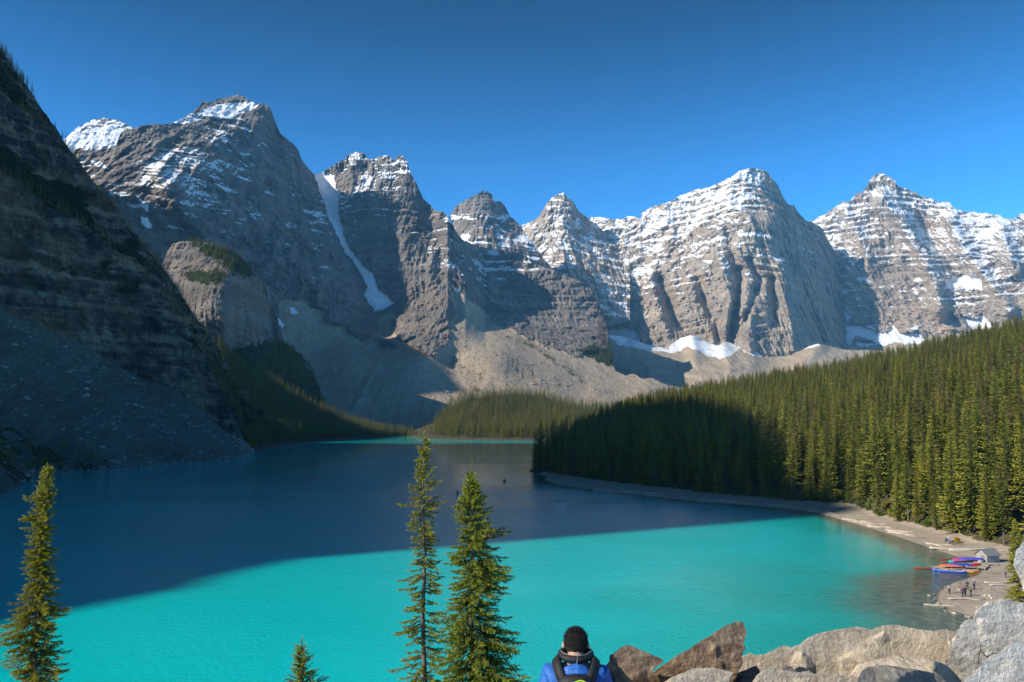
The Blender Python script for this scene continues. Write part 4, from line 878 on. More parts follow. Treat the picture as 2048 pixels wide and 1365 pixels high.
fg('full green spruce with cones near its top, right one of the pair before the water', (945, 926), 24.0,
   [(945, 3, 3), (965, 12, 12), (985, 16, 22), (1010, 34, 32), (1030, 40, 40), (1050, 34, 70), (1075, 36, 40), (1095, 58, 60), (1110, 60, 76), (1135, 42, 70), (1150, 46, 66), (1175, 44, 60), (1205, 62, 56), (1215, 74, 72), (1240, 66, 96), (1265, 74, 80), (1290, 82, 104), (1310, 60, 124), (1340, 78, 100), (1400, 95, 120), (1750, 120, 130)], 21, cones=150, nbr=9, step=.075, lean=.0)
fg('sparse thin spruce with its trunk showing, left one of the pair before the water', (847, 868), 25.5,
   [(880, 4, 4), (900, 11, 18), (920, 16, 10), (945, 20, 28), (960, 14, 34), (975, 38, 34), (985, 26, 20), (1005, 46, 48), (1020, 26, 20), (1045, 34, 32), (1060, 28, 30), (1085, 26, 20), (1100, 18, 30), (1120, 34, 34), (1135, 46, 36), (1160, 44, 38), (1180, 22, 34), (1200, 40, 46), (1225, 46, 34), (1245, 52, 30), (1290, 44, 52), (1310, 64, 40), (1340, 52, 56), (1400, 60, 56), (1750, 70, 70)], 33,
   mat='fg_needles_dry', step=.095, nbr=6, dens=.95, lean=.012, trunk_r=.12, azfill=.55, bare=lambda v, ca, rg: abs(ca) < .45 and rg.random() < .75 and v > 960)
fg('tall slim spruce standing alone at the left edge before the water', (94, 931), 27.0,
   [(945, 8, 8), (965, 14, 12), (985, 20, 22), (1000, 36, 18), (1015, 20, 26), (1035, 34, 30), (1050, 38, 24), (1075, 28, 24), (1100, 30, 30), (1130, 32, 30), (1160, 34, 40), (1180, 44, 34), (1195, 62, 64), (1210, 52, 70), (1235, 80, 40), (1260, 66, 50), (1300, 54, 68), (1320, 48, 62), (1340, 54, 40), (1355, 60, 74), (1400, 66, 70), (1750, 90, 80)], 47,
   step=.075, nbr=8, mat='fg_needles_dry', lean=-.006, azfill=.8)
fg('short spruce whose tip alone rises at the bottom edge left of the pair', (605, 1282), 15.0, [(1295, 6, 6), (1310, 10, 11), (1325, 12, 18), (1345, 24, 24), (1360, 30, 42), (1400, 44, 50), (1750, 120, 130)], 58, step=.05, nbr=7, needle=.03, twig=.08, trunk_r=.07)
fg('dense spruce on the right edge beside the sandy cove', (2030, 1040), 64.0, [(1060, 8, 7), (1090, 14, 12), (1120, 18, 17), (1150, 26, 24), (1180, 28, 28), (1210, 26, 30), (1300, 34, 34)], 66, step=.2, nbr=9, needle=.09, twig=.3, trunk_r=.13, dens=.5, mat='fg_needles')

# ================================================================== BOULDERS
def boulder_mat(name, dark, mid, light, lichen=(.10, .09, .06), lich=.55, stripe=None, warm=0.0, sc_=1.0):
    t = NT(name); p = t.pos(obj=True)
    a = t.noise(p, 3.2 * sc_, 8, .68, .3); b = t.noise(p, 22 * sc_, 5, .7); c = t.noise(p, 1.2 * sc_, 3, .6)
    f = t.math('ADD', t.math('MULTIPLY', a, .55), t.math('MULTIPLY', b, .45))
    if stripe:
        s_ = t.noise(t.pos(stripe, obj=True), 5.0, 5, .7, .4); f = t.math('ADD', t.math('MULTIPLY', f, .55), t.math('MULTIPLY', s_, .45))
    col = t.ramp(f, [(.36, dark), (.47, mid), (.6, light)])
    col = t.mix(t.math('MULTIPLY', t.sm(t.math('ADD', t.math('MULTIPLY', b, .5), t.math('MULTIPLY', c, .5)), .53, .6), lich), col, lichen)
    col = t.mix(t.math('MULTIPLY', t.sm(c, .52, .68), warm), col, (.34, .20, .08))
    vo = t.n('ShaderNodeTexVoronoi', feature='DISTANCE_TO_EDGE', i_Vector=t.n('ShaderNodeVectorMath', operation='ADD', i_0=p, i_1=t.n('ShaderNodeVectorMath', operation='SCALE', i_0=t.n('ShaderNodeTexNoise', i_Vector=p, i_Scale=2.0).outputs[1], i_3=.5).outputs[0]).outputs[0], i_Scale=1.7 * sc_).outputs['Distance']
    crack = t.math('MULTIPLY', t.sm(vo, .008, .0), t.sm(t.noise(p, 1.7, 2), .56, .6))
    col = t.mix(crack, col, (.03, .025, .02))
    h = t.math('SUBTRACT', t.math('ADD', t.math('MULTIPLY', a, .6), t.math('MULTIPLY', b, .25)), t.math('MULTIPLY', crack, .4))
    t.set(Base_Color=col, Roughness=.88, Normal=t.bump(h, .11 / sc_, 1.0)); t.b.inputs['Specular IOR Level'].default_value = .3
    return t.m
M['b_pale'] = boulder_mat('pale_boulder', (.27, .22, .16), (.52, .44, .33), (.72, .63, .50), lich=.5)
M['b_grey'] = boulder_mat('grey_boulder', (.22, .20, .165), (.54, .50, .43), (.80, .76, .68), stripe=(1.0, 1.0, 3.2), lich=.45)
M['b_slate'] = boulder_mat('dark_grey_boulder', (.10, .095, .09), (.20, .19, .17), (.30, .28, .25), lich=.3)
M['b_brown'] = boulder_mat('brown_slab', (.05, .035, .022), (.20, .135, .085), (.44, .32, .21), stripe=(2.6, 1.0, 3.6), warm=.5, lich=.3)
ROCKS = []
def boulder(label, outline, Y, depth, mat, seed, n=150, m=80, noise=.04, box=.38, strat=None, planes=16, name='boulder', cracks=()):
    rg = np.random.default_rng(seed); O = np.array(outline, float)
    Wp = at(O[:, 0], O[:, 1], Y); ctr = Wp.mean(0); q = Wp - ctr; poly = q[:, [0, 2]]
    th = np.linspace(0, 2 * np.pi, n, endpoint=False); r = np.full(n, 1e-3)
    for i in range(len(poly)):
        a, b = poly[i], poly[(i + 1) % len(poly)]; e = b - a
        den = np.cos(th) * e[1] - np.sin(th) * e[0]; den = np.where(abs(den) < 1e-9, 1e-9, den)
        tt = (a[0] * e[1] - a[1] * e[0]) / den; ss = (a[0] * np.sin(th) - a[1] * np.cos(th)) / den
        hit = (tt > 0) & (ss >= -1e-6) & (ss <= 1 + 1e-6); r = np.where(hit, np.maximum(r, tt), r)
    ph = np.linspace(0.02, np.pi - .02, m)[:, None]
    sx = np.sin(ph) ** box; cyv = np.sign(np.cos(ph)) * np.abs(np.cos(ph)) ** .8
    P = np.stack([r[None] * np.cos(th)[None] * sx, -depth * np.where(cyv > 0, .5, 1) * cyv + 0 * th[None], r[None] * np.sin(th)[None] * sx], -1)
    scl = r.max(); y0_ = P[..., 1].copy()
    # chipped flat faces turned to the viewer
    for _ in range(planes):
        nn = np.array((rg.normal(0, .75), -abs(rg.normal(.7, .4)), rg.normal(.25, .6))); nn /= np.linalg.norm(nn)
        dd = P @ nn; lim = np.quantile(dd, rg.uniform(.72, .95)); P[..., 1] = np.minimum(P[..., 1] + np.maximum(dd - lim, 0) / max(-nn[1], .35) * .9, np.maximum(y0_, 0))
    # the rock's long axis leans down and away along the slope of the pile
    ax = np.array((ctr[0], ctr[1], ctr[2] - CAMZ)); ax /= np.linalg.norm(ax); yl = P[..., 1:2].copy(); P[..., 1] = 0; P = P * .985 + yl * ax
    X_, Y_, Z_ = (P[..., i] + ctr[i] for i in range(3))
    nr = P / (np.linalg.norm(P, axis=-1, keepdims=True) + 1e-6)
    k = 1 / max(.25, scl)
    d = noise * scl * (1.0 * fbm(X_ * 2.2 * k, Y_ * 2.2 * k, Z_ * 2.2 * k, 5, seed, .6) + .8 * ridged(X_ * 5 * k, Y_ * 5 * k, Z_ * 5 * k, 5, seed + 3, .7) + .07 * ridged(X_ * 17, Y_ * 17, Z_ * 17, 3, seed + 4, .6))
    if strat:
        sv_ = X_ * strat[0] + Y_ * strat[1] + Z_ * strat[2] + .06 * fbm(X_ * 2, Y_ * 2, Z_ * 2, 3, seed + 7); f_ = sv_ * strat[3]; fr = f_ - np.floor(f_)
        d = d + strat[4] * (sstep(0, .55, fr) - fr) + strat[4] * .5 * fbm(f_ * 1.7, X_, Z_, 3, seed + 5)
    P = P + nr * d[..., None]
    V = P.reshape(-1, 3); i = np.arange((m - 1) * n).reshape(m - 1, n); j = np.roll(i, -1, 1)
    Fq = np.stack([i, j, j + n, i + n], -1).reshape(-1, 4)
    cap = np.concatenate([V, [[0, V[:n, 1].mean(), 0]], [[0, V[-n:, 1].mean(), 0]]]); cap[-2, [0, 2]] = V[:n, [0, 2]].mean(0); cap[-1, [0, 2]] = V[-n:, [0, 2]].mean(0)
    F3 = [tuple(f) for f in Fq] + [(len(V), (a + 1) % n, a) for a in range(n)] + [(len(V) + 1, len(V) - n + a, len(V) - n + (a + 1) % n) for a in range(n)]
    o = mesh_np(name, cap, F3, M[mat], True); o.location = ctr
    tag(o, label, 'boulder'); ROCKS.append(o); return o
boulder('brown pointed boulder directly right of the person in the blue jacket', [(1205, 1400), (1212, 1340), (1222, 1318), (1238, 1301), (1255, 1292), (1268, 1295), (1285, 1302), (1302, 1312), (1326, 1321), (1318, 1331), (1306, 1338), (1300, 1352), (1292, 1372), (1310, 1430), (1210, 1440)], 6.5, .28, 'b_brown', 1, strat=(.5, 0, .6, 14, .02))
boulder('tall leaning brown slab that rises to a blunt tip over the water', [(1284, 1366), (1318, 1338), (1360, 1311), (1400, 1292), (1425, 1275), (1450, 1258), (1467, 1249), (1481, 1250), (1489, 1262), (1485, 1284), (1479, 1290), (1487, 1299), (1479, 1313), (1481, 1332), (1472, 1346), (1462, 1362), (1470, 1430), (1320, 1430)], 6.9, .26, 'b_brown', 2, strat=(-.45, .2, .85, 12, .025), n=180)
boulder('flat grey-brown slab wedged under the tall leaning slab', [(1300, 1385), (1330, 1364), (1362, 1348), (1392, 1339), (1430, 1336), (1467, 1345), (1458, 1357), (1452, 1380), (1480, 1440), (1310, 1440)], 6.3, .3, 'b_pale', 3)
boulder('low pale rock right behind the tall leaning slab', [(1462, 1400), (1470, 1350), (1476, 1325), (1486, 1312), (1500, 1306), (1512, 1312), (1530, 1309), (1550, 1300), (1565, 1290), (1582, 1294), (1592, 1302), (1602, 1330), (1600, 1420), (1480, 1430)], 8.0, .4, 'b_pale', 4)
boulder('pale triangular boulder with a dark crack down its right side', [(1490, 1400), (1500, 1347), (1530, 1322), (1570, 1305), (1590, 1294), (1606, 1288), (1630, 1286), (1643, 1292), (1650, 1312), (1656, 1338), (1662, 1360), (1670, 1430), (1500, 1440)], 7.4, .35, 'b_pale', 5)
boulder('long pale boulder with a rounded top, widest of the rocks', [(1585, 1330), (1592, 1297), (1610, 1281), (1640, 1266), (1680, 1259), (1715, 1254), (1730, 1257), (1744, 1262), (1753, 1256), (1775, 1250), (1800, 1253), (1830, 1259), (1862, 1262), (1888, 1270), (1897, 1285), (1898, 1306), (1892, 1326), (1900, 1430), (1620, 1430)], 9.0, .8, 'b_pale', 6, n=260, m=110, noise=.028, planes=16, box=.34)
boulder('narrow pale rock peeping out between the long boulder and the big grey boulder', [(1850, 1290), (1868, 1262), (1890, 1260), (1914, 1265), (1930, 1290), (1930, 1400), (1850, 1400)], 10.2, .5, 'b_pale', 7, n=90, m=50)
boulder('big grey-white boulder with streaks at the right edge', [(1892, 1335), (1898, 1318), (1906, 1290), (1915, 1262), (1934, 1243), (1951, 1240), (1956, 1224), (1966, 1212), (1985, 1205), (2005, 1202), (2030, 1207), (2065, 1206), (2130, 1215), (2170, 1260), (2190, 1420), (1900, 1430)], 8.4, .7, 'b_grey', 8, n=240, m=110, strat=(.55, .1, .6, 9, .022), planes=20, box=.36)
boulder('smooth cream-coloured boulder behind the small dark grey one', [(1690, 1400), (1700, 1350), (1712, 1332), (1735, 1324), (1765, 1318), (1795, 1314), (1830, 1317), (1870, 1322), (1902, 1334), (1930, 1352), (1945, 1376), (1960, 1430), (1690, 1440)], 6.7, .45, 'b_pale', 9, n=200, noise=.022, planes=7)
boulder('dark grey rounded rock at the bottom edge in front of the cream boulder', [(1712, 1400), (1714, 1362), (1722, 1341), (1736, 1333), (1770, 1332), (1810, 1339), (1850, 1342), (1880, 1350), (1898, 1368), (1915, 1430), (1712, 1440)], 5.9, .3, 'b_slate', 10, noise=.03, planes=4)
boulder('pale folded boulder in the bottom right corner', [(1900, 1400), (1925, 1364), (1952, 1345), (1976, 1325), (2000, 1305), (2020, 1291), (2050, 1286), (2090, 1290), (2130, 1330), (2160, 1430), (1900, 1440)], 6.0, .4, 'b_grey', 11, n=180, strat=(.7, 0, -.3, 7, .02))
boulder('small pale stone between the triangular and the long boulder', [(1666, 1360), (1672, 1335), (1686, 1319), (1700, 1315), (1714, 1324), (1724, 1342), (1728, 1380), (1670, 1385)], 7.0, .16, 'b_pale', 12, n=80, m=46)
boulder('low ragged tan rock along the bottom edge', [(1495, 1400), (1512, 1356), (1540, 1338), (1600, 1350), (1650, 1352), (1690, 1347), (1722, 1360), (1745, 1430), (1490, 1440)], 6.4, .35, 'b_pale', 13, noise=.06, strat=(.2, 0, .9, 16, .02))
boulder('dark splintered stone leaning on the triangular boulder', [(1560, 1350), (1570, 1330), (1584, 1334), (1600, 1350), (1612, 1364), (1600, 1376), (1566, 1366)], 6.5, .1, 'b_slate', 14, n=80, m=46)
boulder('blue-grey stone in the gap beside the tall leaning slab', [(1458, 1375), (1470, 1348), (1496, 1338), (1512, 1332), (1522, 1346), (1514, 1362), (1500, 1390), (1460, 1400)], 7.0, .18, 'b_slate', 15, n=80, m=46)
boulder('round boulder cut by the right edge above the grey-white boulder', [(2070, 1078), (2050, 1090), (2037, 1108), (2032, 1126), (2036, 1146), (2046, 1166), (2056, 1190), (2056, 1330), (2070, 1440), (2260, 1440), (2290, 1240), (2230, 1100), (2160, 1070), (2110, 1068)], 12.5, 1.0, 'b_grey', 16, n=200, m=90, planes=5)
# rubble wedged between the big rocks
rg = np.random.default_rng(4); pv, pf_ = [], []
ico = [(0, 0, 1), (.894, 0, .447), (.276, .851, .447), (-.724, .526, .447), (-.724, -.526, .447), (.276, -.851, .447), (.724, .526, -.447), (-.276, .851, -.447), (-.894, 0, -.447), (-.276, -.851, -.447), (.724, -.526, -.447), (0, 0, -1)]
icf = [(0, 1, 2), (0, 2, 3), (0, 3, 4), (0, 4, 5), (0, 5, 1), (1, 6, 2), (2, 7, 3), (3, 8, 4), (4, 9, 5), (5, 10, 1), (1, 10, 6), (2, 6, 7), (3, 7, 8), (4, 8, 9), (5, 9, 10), (6, 11, 7), (7, 11, 8), (8, 11, 9), (9, 11, 10), (10, 11, 6)]
ICO = np.array(ico)
for k in range(700):
    x_, y_ = rg.uniform(-1, 7), rg.uniform(4.6, 11)
    if abs(x_ - .52) < .45 and abs(y_ - 6.4) < .5: continue
    r_ = rg.uniform(.03, .13); b = len(pv) * 12
    pv.append(ICO * r_ * rg.uniform(.6, 1.3, (12, 3)) * [1, 1, .7] + [x_, y_, gz_(x_, y_) + r_ * .2]); pf_ += [tuple(q + b for q in f) for f in icf]
tag(mesh_np('rubble', np.concatenate(pv), pf_, M['b_pale'], False), 'loose stones between the boulders of the rock pile', None, None, 'stuff')

# ================================================================== PEOPLE
def skin_mesh(verts, edges, radii, root=0, sub=1, smooth=True):
    me = bpy.data.meshes.new('tmp'); me.from_pydata([tuple(v) for v in verts], edges, []); o = bpy.data.objects.new('tmp', me); COL.objects.link(o)
    sk = o.modifiers.new('s', 'SKIN'); 
    for i, r in enumerate(radii):
        d = me.skin_vertices[0].data[i]; d.radius = (r, r) if not isinstance(r, tuple) else r; d.use_root = (i == root)
    sk.use_smooth_shade = smooth
    if sub: sb = o.modifiers.new('b', 'SUBSURF'); sb.levels = sub; sb.render_levels = sub
    dg = bpy.context.evaluated_depsgraph_get(); ev = o.evaluated_get(dg); m2 = bpy.data.meshes.new_from_object(ev)
    bpy.data.objects.remove(o); return m2
def ellipsoid(c, r, n=16, m=10, power=1.0):
    th = np.linspace(0, 2 * np.pi, n, endpoint=False); ph = np.linspace(0.03, np.pi - .03, m)
    P = np.array([[c[0] + r[0] * math.sin(p_) ** power * math.cos(t_), c[1] + r[1] * math.sin(p_) ** power * math.sin(t_), c[2] + r[2] * math.cos(p_)] for p_ in ph for t_ in th])
    Fc = [(i * n + j, i * n + (j + 1) % n, (i + 1) * n + (j + 1) % n, (i + 1) * n + j) for i in range(m - 1) for j in range(n)] + [tuple(range(n)), tuple((m - 1) * n + j for j in range(n))[::-1]]
    return P, Fc
def person_meshes(pose, sub=1, detail=False):
    """figure facing +Y, feet at z=0, 1.72 m tall; pose: stand | sit"""
    ft = 0.0
    if pose == 'stand':
        hip, knee, ank = 0.92, .49, .08; kx = .0; hy = 0; legs = [((s * .10, 0, .90), (s * .115, .02, .49), (s * .12, -.02, .09), (s * .125, .10, .035), (s * .125, .17, .03)) for s in (-1, 1)]; zo = 0
    else:
        zo = -.46; legs = [((s * .11, 0, .92 + zo), (s * .15, .42, .94 + zo), (s * .15, .46, .52 + zo), (s * .15, .56, .48 + zo), (s * .15, .64, .475 + zo)) for s in (-1, 1)]
    V = []; E = []; R = []
    def add(p, r, par=None):
        V.append(p); R.append(r)
        if par is not None: E.append((par, len(V) - 1))
        return len(V) - 1
    pel = add((0, 0, .96 + zo), (.155, .11)); wai = add((0, 0, 1.12 + zo), (.13, .095), pel); ch = add((0, 0, 1.30 + zo), (.165, .11), wai); sh = add((0, -.005, 1.41 + zo), (.12, .085), ch)
    nk = add((0, .015, 1.49 + zo), .055, sh); h0 = add((0, .06, 1.535 + zo), (.066, .078), nk); h1 = add((0, .085, 1.585 + zo), (.076, .092), h0); h2 = add((0, .085, 1.635 + zo), (.062, .078), h1)
    for L in legs:
        a = add(L[0], .088, pel); b = add(L[1], .058, a); c = add(L[2], .042, b); d = add(L[3], .042, c); e = add(L[4], .03, d)
    hands = []
    for s in (-1, 1):
        a = add((s * .175, 0, 1.40 + zo), .056, sh)
        if pose == 'stand': el = (s * .245, .02, 1.13 + zo); wr = (s * .20, .20, .98 + zo); hd_ = (s * .165, .27, .985 + zo)
        else: el = (s * .25, .08, 1.12 + zo); wr = (s * .14, .30, 1.03 + zo); hd_ = (s * .11, .37, 1.02 + zo)
        b = add(el, .043, a); c = add(wr, .028, b); d = add(hd_, (.034, .02), c)
        if detail:
            base_ = np.array(hd_); dv = np.array(hd_) - np.array(wr); dv = dv / np.linalg.norm(dv)
            for k, ln in enumerate((.062, .072, .068, .052)):
                o_ = base_ + np.array((0, 0, (1.5 - k) * .017)); q1 = add(tuple(o_ + dv * .045), .0095, d); q2 = add(tuple(o_ + dv * (.045 + ln * .5)), .0088, q1); add(tuple(o_ + dv * (.045 + ln * .85) + np.array((-s * .018, 0, 0))), .0075, q2)
            q1 = add(tuple(base_ + np.array((-s * .012, -.02, .035))), .0105, c); add(tuple(base_ + dv * .035 + np.array((-s * .02, 0, .05))), .009, q1)
        hands.append(hd_)
    body = skin_mesh(V, E, R, 0, sub)
    # clothes: own shells a little wider than the body
    V = []; E = []; R = []
    pel = add((0, 0, .97 + zo), (.175, .125)); wai = add((0, 0, 1.12 + zo), (.165, .12), pel); ch = add((0, -.005, 1.29 + zo), (.19, .13), wai); sh = add((0, -.01, 1.41 + zo), (.14, .10), ch); co = add((0, .005, 1.475 + zo), (.08, .075), sh)
    for s in (-1, 1):
        a = add((s * .178, 0, 1.395 + zo), .075, sh)
        if pose == 'stand': el = (s * .25, .02, 1.13 + zo); wr = (s * .205, .185, .985 + zo)
        else: el = (s * .255, .08, 1.12 + zo); wr = (s * .15, .285, 1.035 + zo)
        b = add(el, .06, a); add(wr, .045, b)
    jacket = skin_mesh(V, E, R, 0, sub)
    V = []; E = []; R = []
    pel = add((0, 0, .95 + zo), (.168, .122))
    for L in legs:
        a = add(L[0], .10, pel); b = add(L[1], .073, a); add(tuple(np.array(L[2]) + (0, 0, .02)), .06, b)
    trousers = skin_mesh(V, E, R, 0, sub)
    shoes = []
    for L in legs:
        a_, b_ = np.array(L[2]), np.array(L[4]); c_ = (a_ * .35 + b_ * .65); shoes.append(ellipsoid((c_[0], c_[1] - .01, c_[2] + .012), (.048, .14, .05), 12, 8))
    sv_, sf_ = join_arrays(shoes)
    hair = ellipsoid((0, .07, 1.605 + zo), (.094, .108, .10), 20 if detail else 12, 12 if detail else 8)
    return body, jacket, trousers, (sv_, sf_), hair, zo
def face_cut(V, Fc, zc, y_front):
    """drop the faces of a hair shell that would cover the face"""
    keep = [f for f in Fc if not (np.mean([V[q][1] for q in f]) > y_front and np.mean([V[q][2] for q in f]) < zc)]
    return V, keep
MATC = {}
def cmat(col, name='cloth', rough=.85):
    k = (tuple(round(c, 3) for c in col), name)
    if k not in MATC: MATC[k] = simple(name, col, rough, var=.12, scale=14)
    return MATC[k]
SKIN = simple('skin', (.46, .27, .18), .6, var=.06); HAIR = simple('dark_hair', (.012, .010, .009), .85, var=.3, scale=60)
STAND = person_meshes('stand', 1); SIT = person_meshes('sit', 1)
def set_mesh(name, me, mat, parent):
    m_ = me.copy(); m_.name = name; m_.materials.clear(); m_.materials.append(mat); m_.polygons.foreach_set('use_smooth', np.ones(len(m_.polygons), bool)); o = bpy.data.objects.new(name, m_); COL.objects.link(o); o.parent = parent; return o
def small_person(loc, rz, label, top, bottom, hair=None, pose='stand', s=1.0, hat=None, z0=0.0, group=None, cat='person'):
    B, J, T_, S_, Hh, zo = STAND if pose == 'stand' else SIT
    root = empty('person', loc, label, 'person', group, rz); root.scale = (s, s, s)
    set_mesh('body', B, SKIN, root); set_mesh('jacket', J, cmat(top, 'jacket_cloth'), root); set_mesh('trousers', T_, cmat(bottom, 'trouser_cloth'), root)
    mesh_np('shoes', S_[0], S_[1], cmat((.03, .03, .03), 'shoe'), True, parent=root)
    hv, hf = face_cut(Hh[0] + np.array((0, 0, .012)), Hh[1], 1.615 + zo, .11); mesh_np('hair' if not hat else 'hat', hv, hf, cmat(hat, 'hat_cloth') if hat else (HAIR if hair is None else cmat(hair, 'hair')), True, parent=root)
    return root
def on_land(u, v):
    z = 0.0
    for _ in range(12):
        p_ = ground(u, v, z); z = .5 * z + .5 * float(land(np.array([p_[0]]), np.array([p_[1]]))[0])
    return (p_[0], p_[1], float(land(np.array([p_[0]]), np.array([p_[1]]))[0]))
def face_to(loc, tx_, ty_): return math.atan2(-(tx_ - loc[0]), ty_ - loc[1])

# the man in the foreground
Bf, Jf, Tf, Sf, Hf, _ = person_meshes('stand', 2, True)
ptop = at(1155, 1257, 6.4); scl = (ptop[2] - 26.62) / 1.715
man = empty('person', (float(at(1152, 1330, 6.4)[0]), 6.4, 26.62), 'person with short black hair in a bright blue jacket, seen from behind', 'person', None, math.radians(-4)); man.scale = (scl * 1.05, scl * 1.05, scl)
JB = simple('blue_shell_jacket', (.02, .13, .46), .6, var=.2, scale=7, bump=.03)
BLK = simple('black_fabric', (.012, .012, .015), .7, var=.3, scale=30, bump=.002); LIME = simple('lime_cord', (.42, .62, .03), .6); PIPE = simple('white_piping', (.34, .36, .36), .6)
set_mesh('body', Bf, SKIN, man)
ja = set_mesh('jacket', Jf, JB, man)
co_ = np.empty(len(ja.data.vertices) * 3, np.float32); ja.data.vertices.foreach_get('co', co_); co_ = co_.reshape(-1, 3)
no_ = np.empty(len(ja.data.vertices) * 3, np.float32); ja.data.vertices.foreach_get('normal', no_); no_ = no_.reshape(-1, 3)
co_ += no_ * (.010 * fbm(co_[:, 0] * 9, co_[:, 1] * 9, co_[:, 2] * 5, 3, 5) + .004 * ridged(co_[:, 0] * 16, co_[:, 1] * 16, co_[:, 2] * 22, 3, 6))[:, None]; ja.data.vertices.foreach_set('co', co_.ravel())
set_mesh('trousers', Tf, cmat((.03, .032, .04), 'trouser_cloth'), man); mesh_np('shoes', Sf[0], Sf[1], BLK, True, parent=man)
# ears, nose on the head
ea = [ellipsoid((s * .087, .075, 1.562), (.014, .022, .033), 10, 8) for s in (-1, 1)] + [ellipsoid((0, .193, 1.57), (.014, .018, .022), 8, 6), ellipsoid((0, .175, 1.53), (.024, .012, .008), 8, 6)]
ev_, ef_ = join_arrays(ea); mesh_np('face_and_ears', ev_, ef_, SKIN, True, parent=man)
# hair: shell plus tufts
hv, hf = ellipsoid((0, .068, 1.595), (.079, .094, .098), 40, 26); hv = hv + (hv - [0, .068, 1.595]) * (.06 * fbm(hv[:, 0] * 40, hv[:, 1] * 40, hv[:, 2] * 40, 3, 3) + .03)[:, None]
hv, hf = face_cut(hv, hf, 1.62, .125); hf = [f for f in hf if np.mean([hv[q][2] for q in f]) > 1.51]
hr = mesh_np('hair', hv, hf, HAIR, True, parent=man)
rg = np.random.default_rng(8); tv_, tf_ = [], []
for k in range(6000):
    a, b = rg.uniform(0, 6.283), math.acos(rg.uniform(-.15, 1)); n_ = np.array((math.sin(b) * math.cos(a), math.sin(b) * math.sin(a), math.cos(b)))
    p0 = np.array((0, .068, 1.595)) + n_ * [.080, .095, .099]
    if p0[1] > .13 and p0[2] < 1.63: continue
    d_ = n_ * .55 + rg.normal(0, .5, 3) + [0, 0, .25 if p0[2] > 1.67 else -.35]; d_ /= np.linalg.norm(d_); s_ = np.cross(d_, n_); s_ /= np.linalg.norm(s_) + 1e-6; L_ = rg.uniform(.012, .028) * (1.1 if p0[2] > 1.63 else .6); i0 = len(tv_)
    tv_ += [p0 - s_ * .0018, p0 + s_ * .0018, p0 + d_ * L_ + n_ * .002]; tf_.append((i0, i0 + 1, i0 + 2))
mesh_np('hair_tufts', np.array(tv_), tf_, HAIR, False, parent=hr)
# stand-up collar, hood lying on the back
def torus_arc(c, rx, ry, r, a0, a1, n=26, tilt=0.0, rz_=1.0, zf=None):
    an = np.linspace(a0, a1, n); return tube([(c[0] + rx * math.cos(a), c[1] + ry * math.sin(a), c[2] + tilt * math.sin(a) + (zf(a) if zf else 0)) for a in an], [r] * n, 10)
v_, f_ = torus_arc((0, .01, 1.525), .102, .092, .028, 0, 6.283, 40, .012); mesh_np('collar', v_ * [1, 1, 1], f_, BLK, True, parent=man)
v_, f_ = torus_arc((0, .01, 1.556), .108, .10, .002, math.radians(185), math.radians(355), 30, .012); mesh_np('collar_piping', v_, f_, PIPE, True, parent=man)
v_, f_ = tube([(.012, -.092, 1.575), (.010, -.12, 1.55), (.006, -.134, 1.51), (.004, -.135, 1.48)], [.002] * 4, 6); mesh_np('hanging_loop', v_, f_, PIPE, True, parent=man)
hv, hf = ellipsoid((0, -.115, 1.425), (.13, .05, .07), 40, 24, .8); hv = hv + np.stack([0 * hv[:, 0], -.012 * ridged(hv[:, 0] * 9, hv[:, 2] * 30, 0 * hv[:, 0], 3, 4), .01 * fbm(hv[:, 0] * 20, hv[:, 1] * 20, hv[:, 2] * 20, 3, 4)], 1); hv[:, 2] -= .35 * np.abs(hv[:, 0]) ** 1.3
mesh_np('hood', hv, hf, JB, True, parent=man)
# backpack
bp = empty('backpack', (0, 0, 0), 'small black backpack with lime green cords on the blue-jacketed back', 'backpack'); bp.location = (man.location[0], man.location[1], man.location[2] + .03); bp.rotation_euler = man.rotation_euler; bp.scale = man.scale
v_, f_ = ellipsoid((0, -.215, 1.205), (.155, .085, .215), 44, 30, .55); v_ = v_ + np.stack([.006 * fbm(v_[:, 0] * 12, v_[:, 1] * 12, v_[:, 2] * 12, 3, 2)] * 3, 1); mesh_np('bag', v_, f_, BLK, True, parent=bp)
def strap_pts(s): return [(s * .075, -.20, 1.30), (s * .085, -.165, 1.345), (s * .11, -.145, 1.40), (s * .135, -.085, 1.455), (s * .135, .01, 1.475), (s * .125, .10, 1.42), (s * .13, .135, 1.30), (s * .15, .12, 1.15), (s * .17, .0, 1.04), (s * .14, -.14, 1.0)]
def ribbon(pts, w, th, wdir=None):
    pts = np.array(pts, float); t_ = np.linspace(0, 1, len(pts)); tt = np.linspace(0, 1, len(pts) * 5); P_ = np.stack([np.interp(tt, t_, pts[:, i]) for i in range(3)], 1)
    for _ in range(3): P_[1:-1] = (P_[:-2] + P_[1:-1] * 2 + P_[2:]) / 4
    d = np.gradient(P_, axis=0); d /= np.linalg.norm(d, axis=1, keepdims=True); o_ = P_ - np.array((0, 0, 1.25)); o_[:, 2] *= .6; o_ = o_ - (o_ * d).sum(1, keepdims=True) * d; o_ /= np.linalg.norm(o_, axis=1, keepdims=True); s_ = np.cross(d, o_)
    V = np.concatenate([P_ + s_ * w, P_ - s_ * w, P_ - s_ * w + o_ * th, P_ + s_ * w + o_ * th]); n = len(P_); Fc = []
    for i in range(n - 1):
        for a, b in ((0, 1), (1, 2), (2, 3), (3, 0)): Fc.append((a * n + i, b * n + i, b * n + i + 1, a * n + i + 1))
    return V, Fc
for s in (-1, 1):
    v_, f_ = ribbon(strap_pts(s), .034, .014); mesh_np('shoulder_strap', v_, f_, BLK, True, parent=bp)
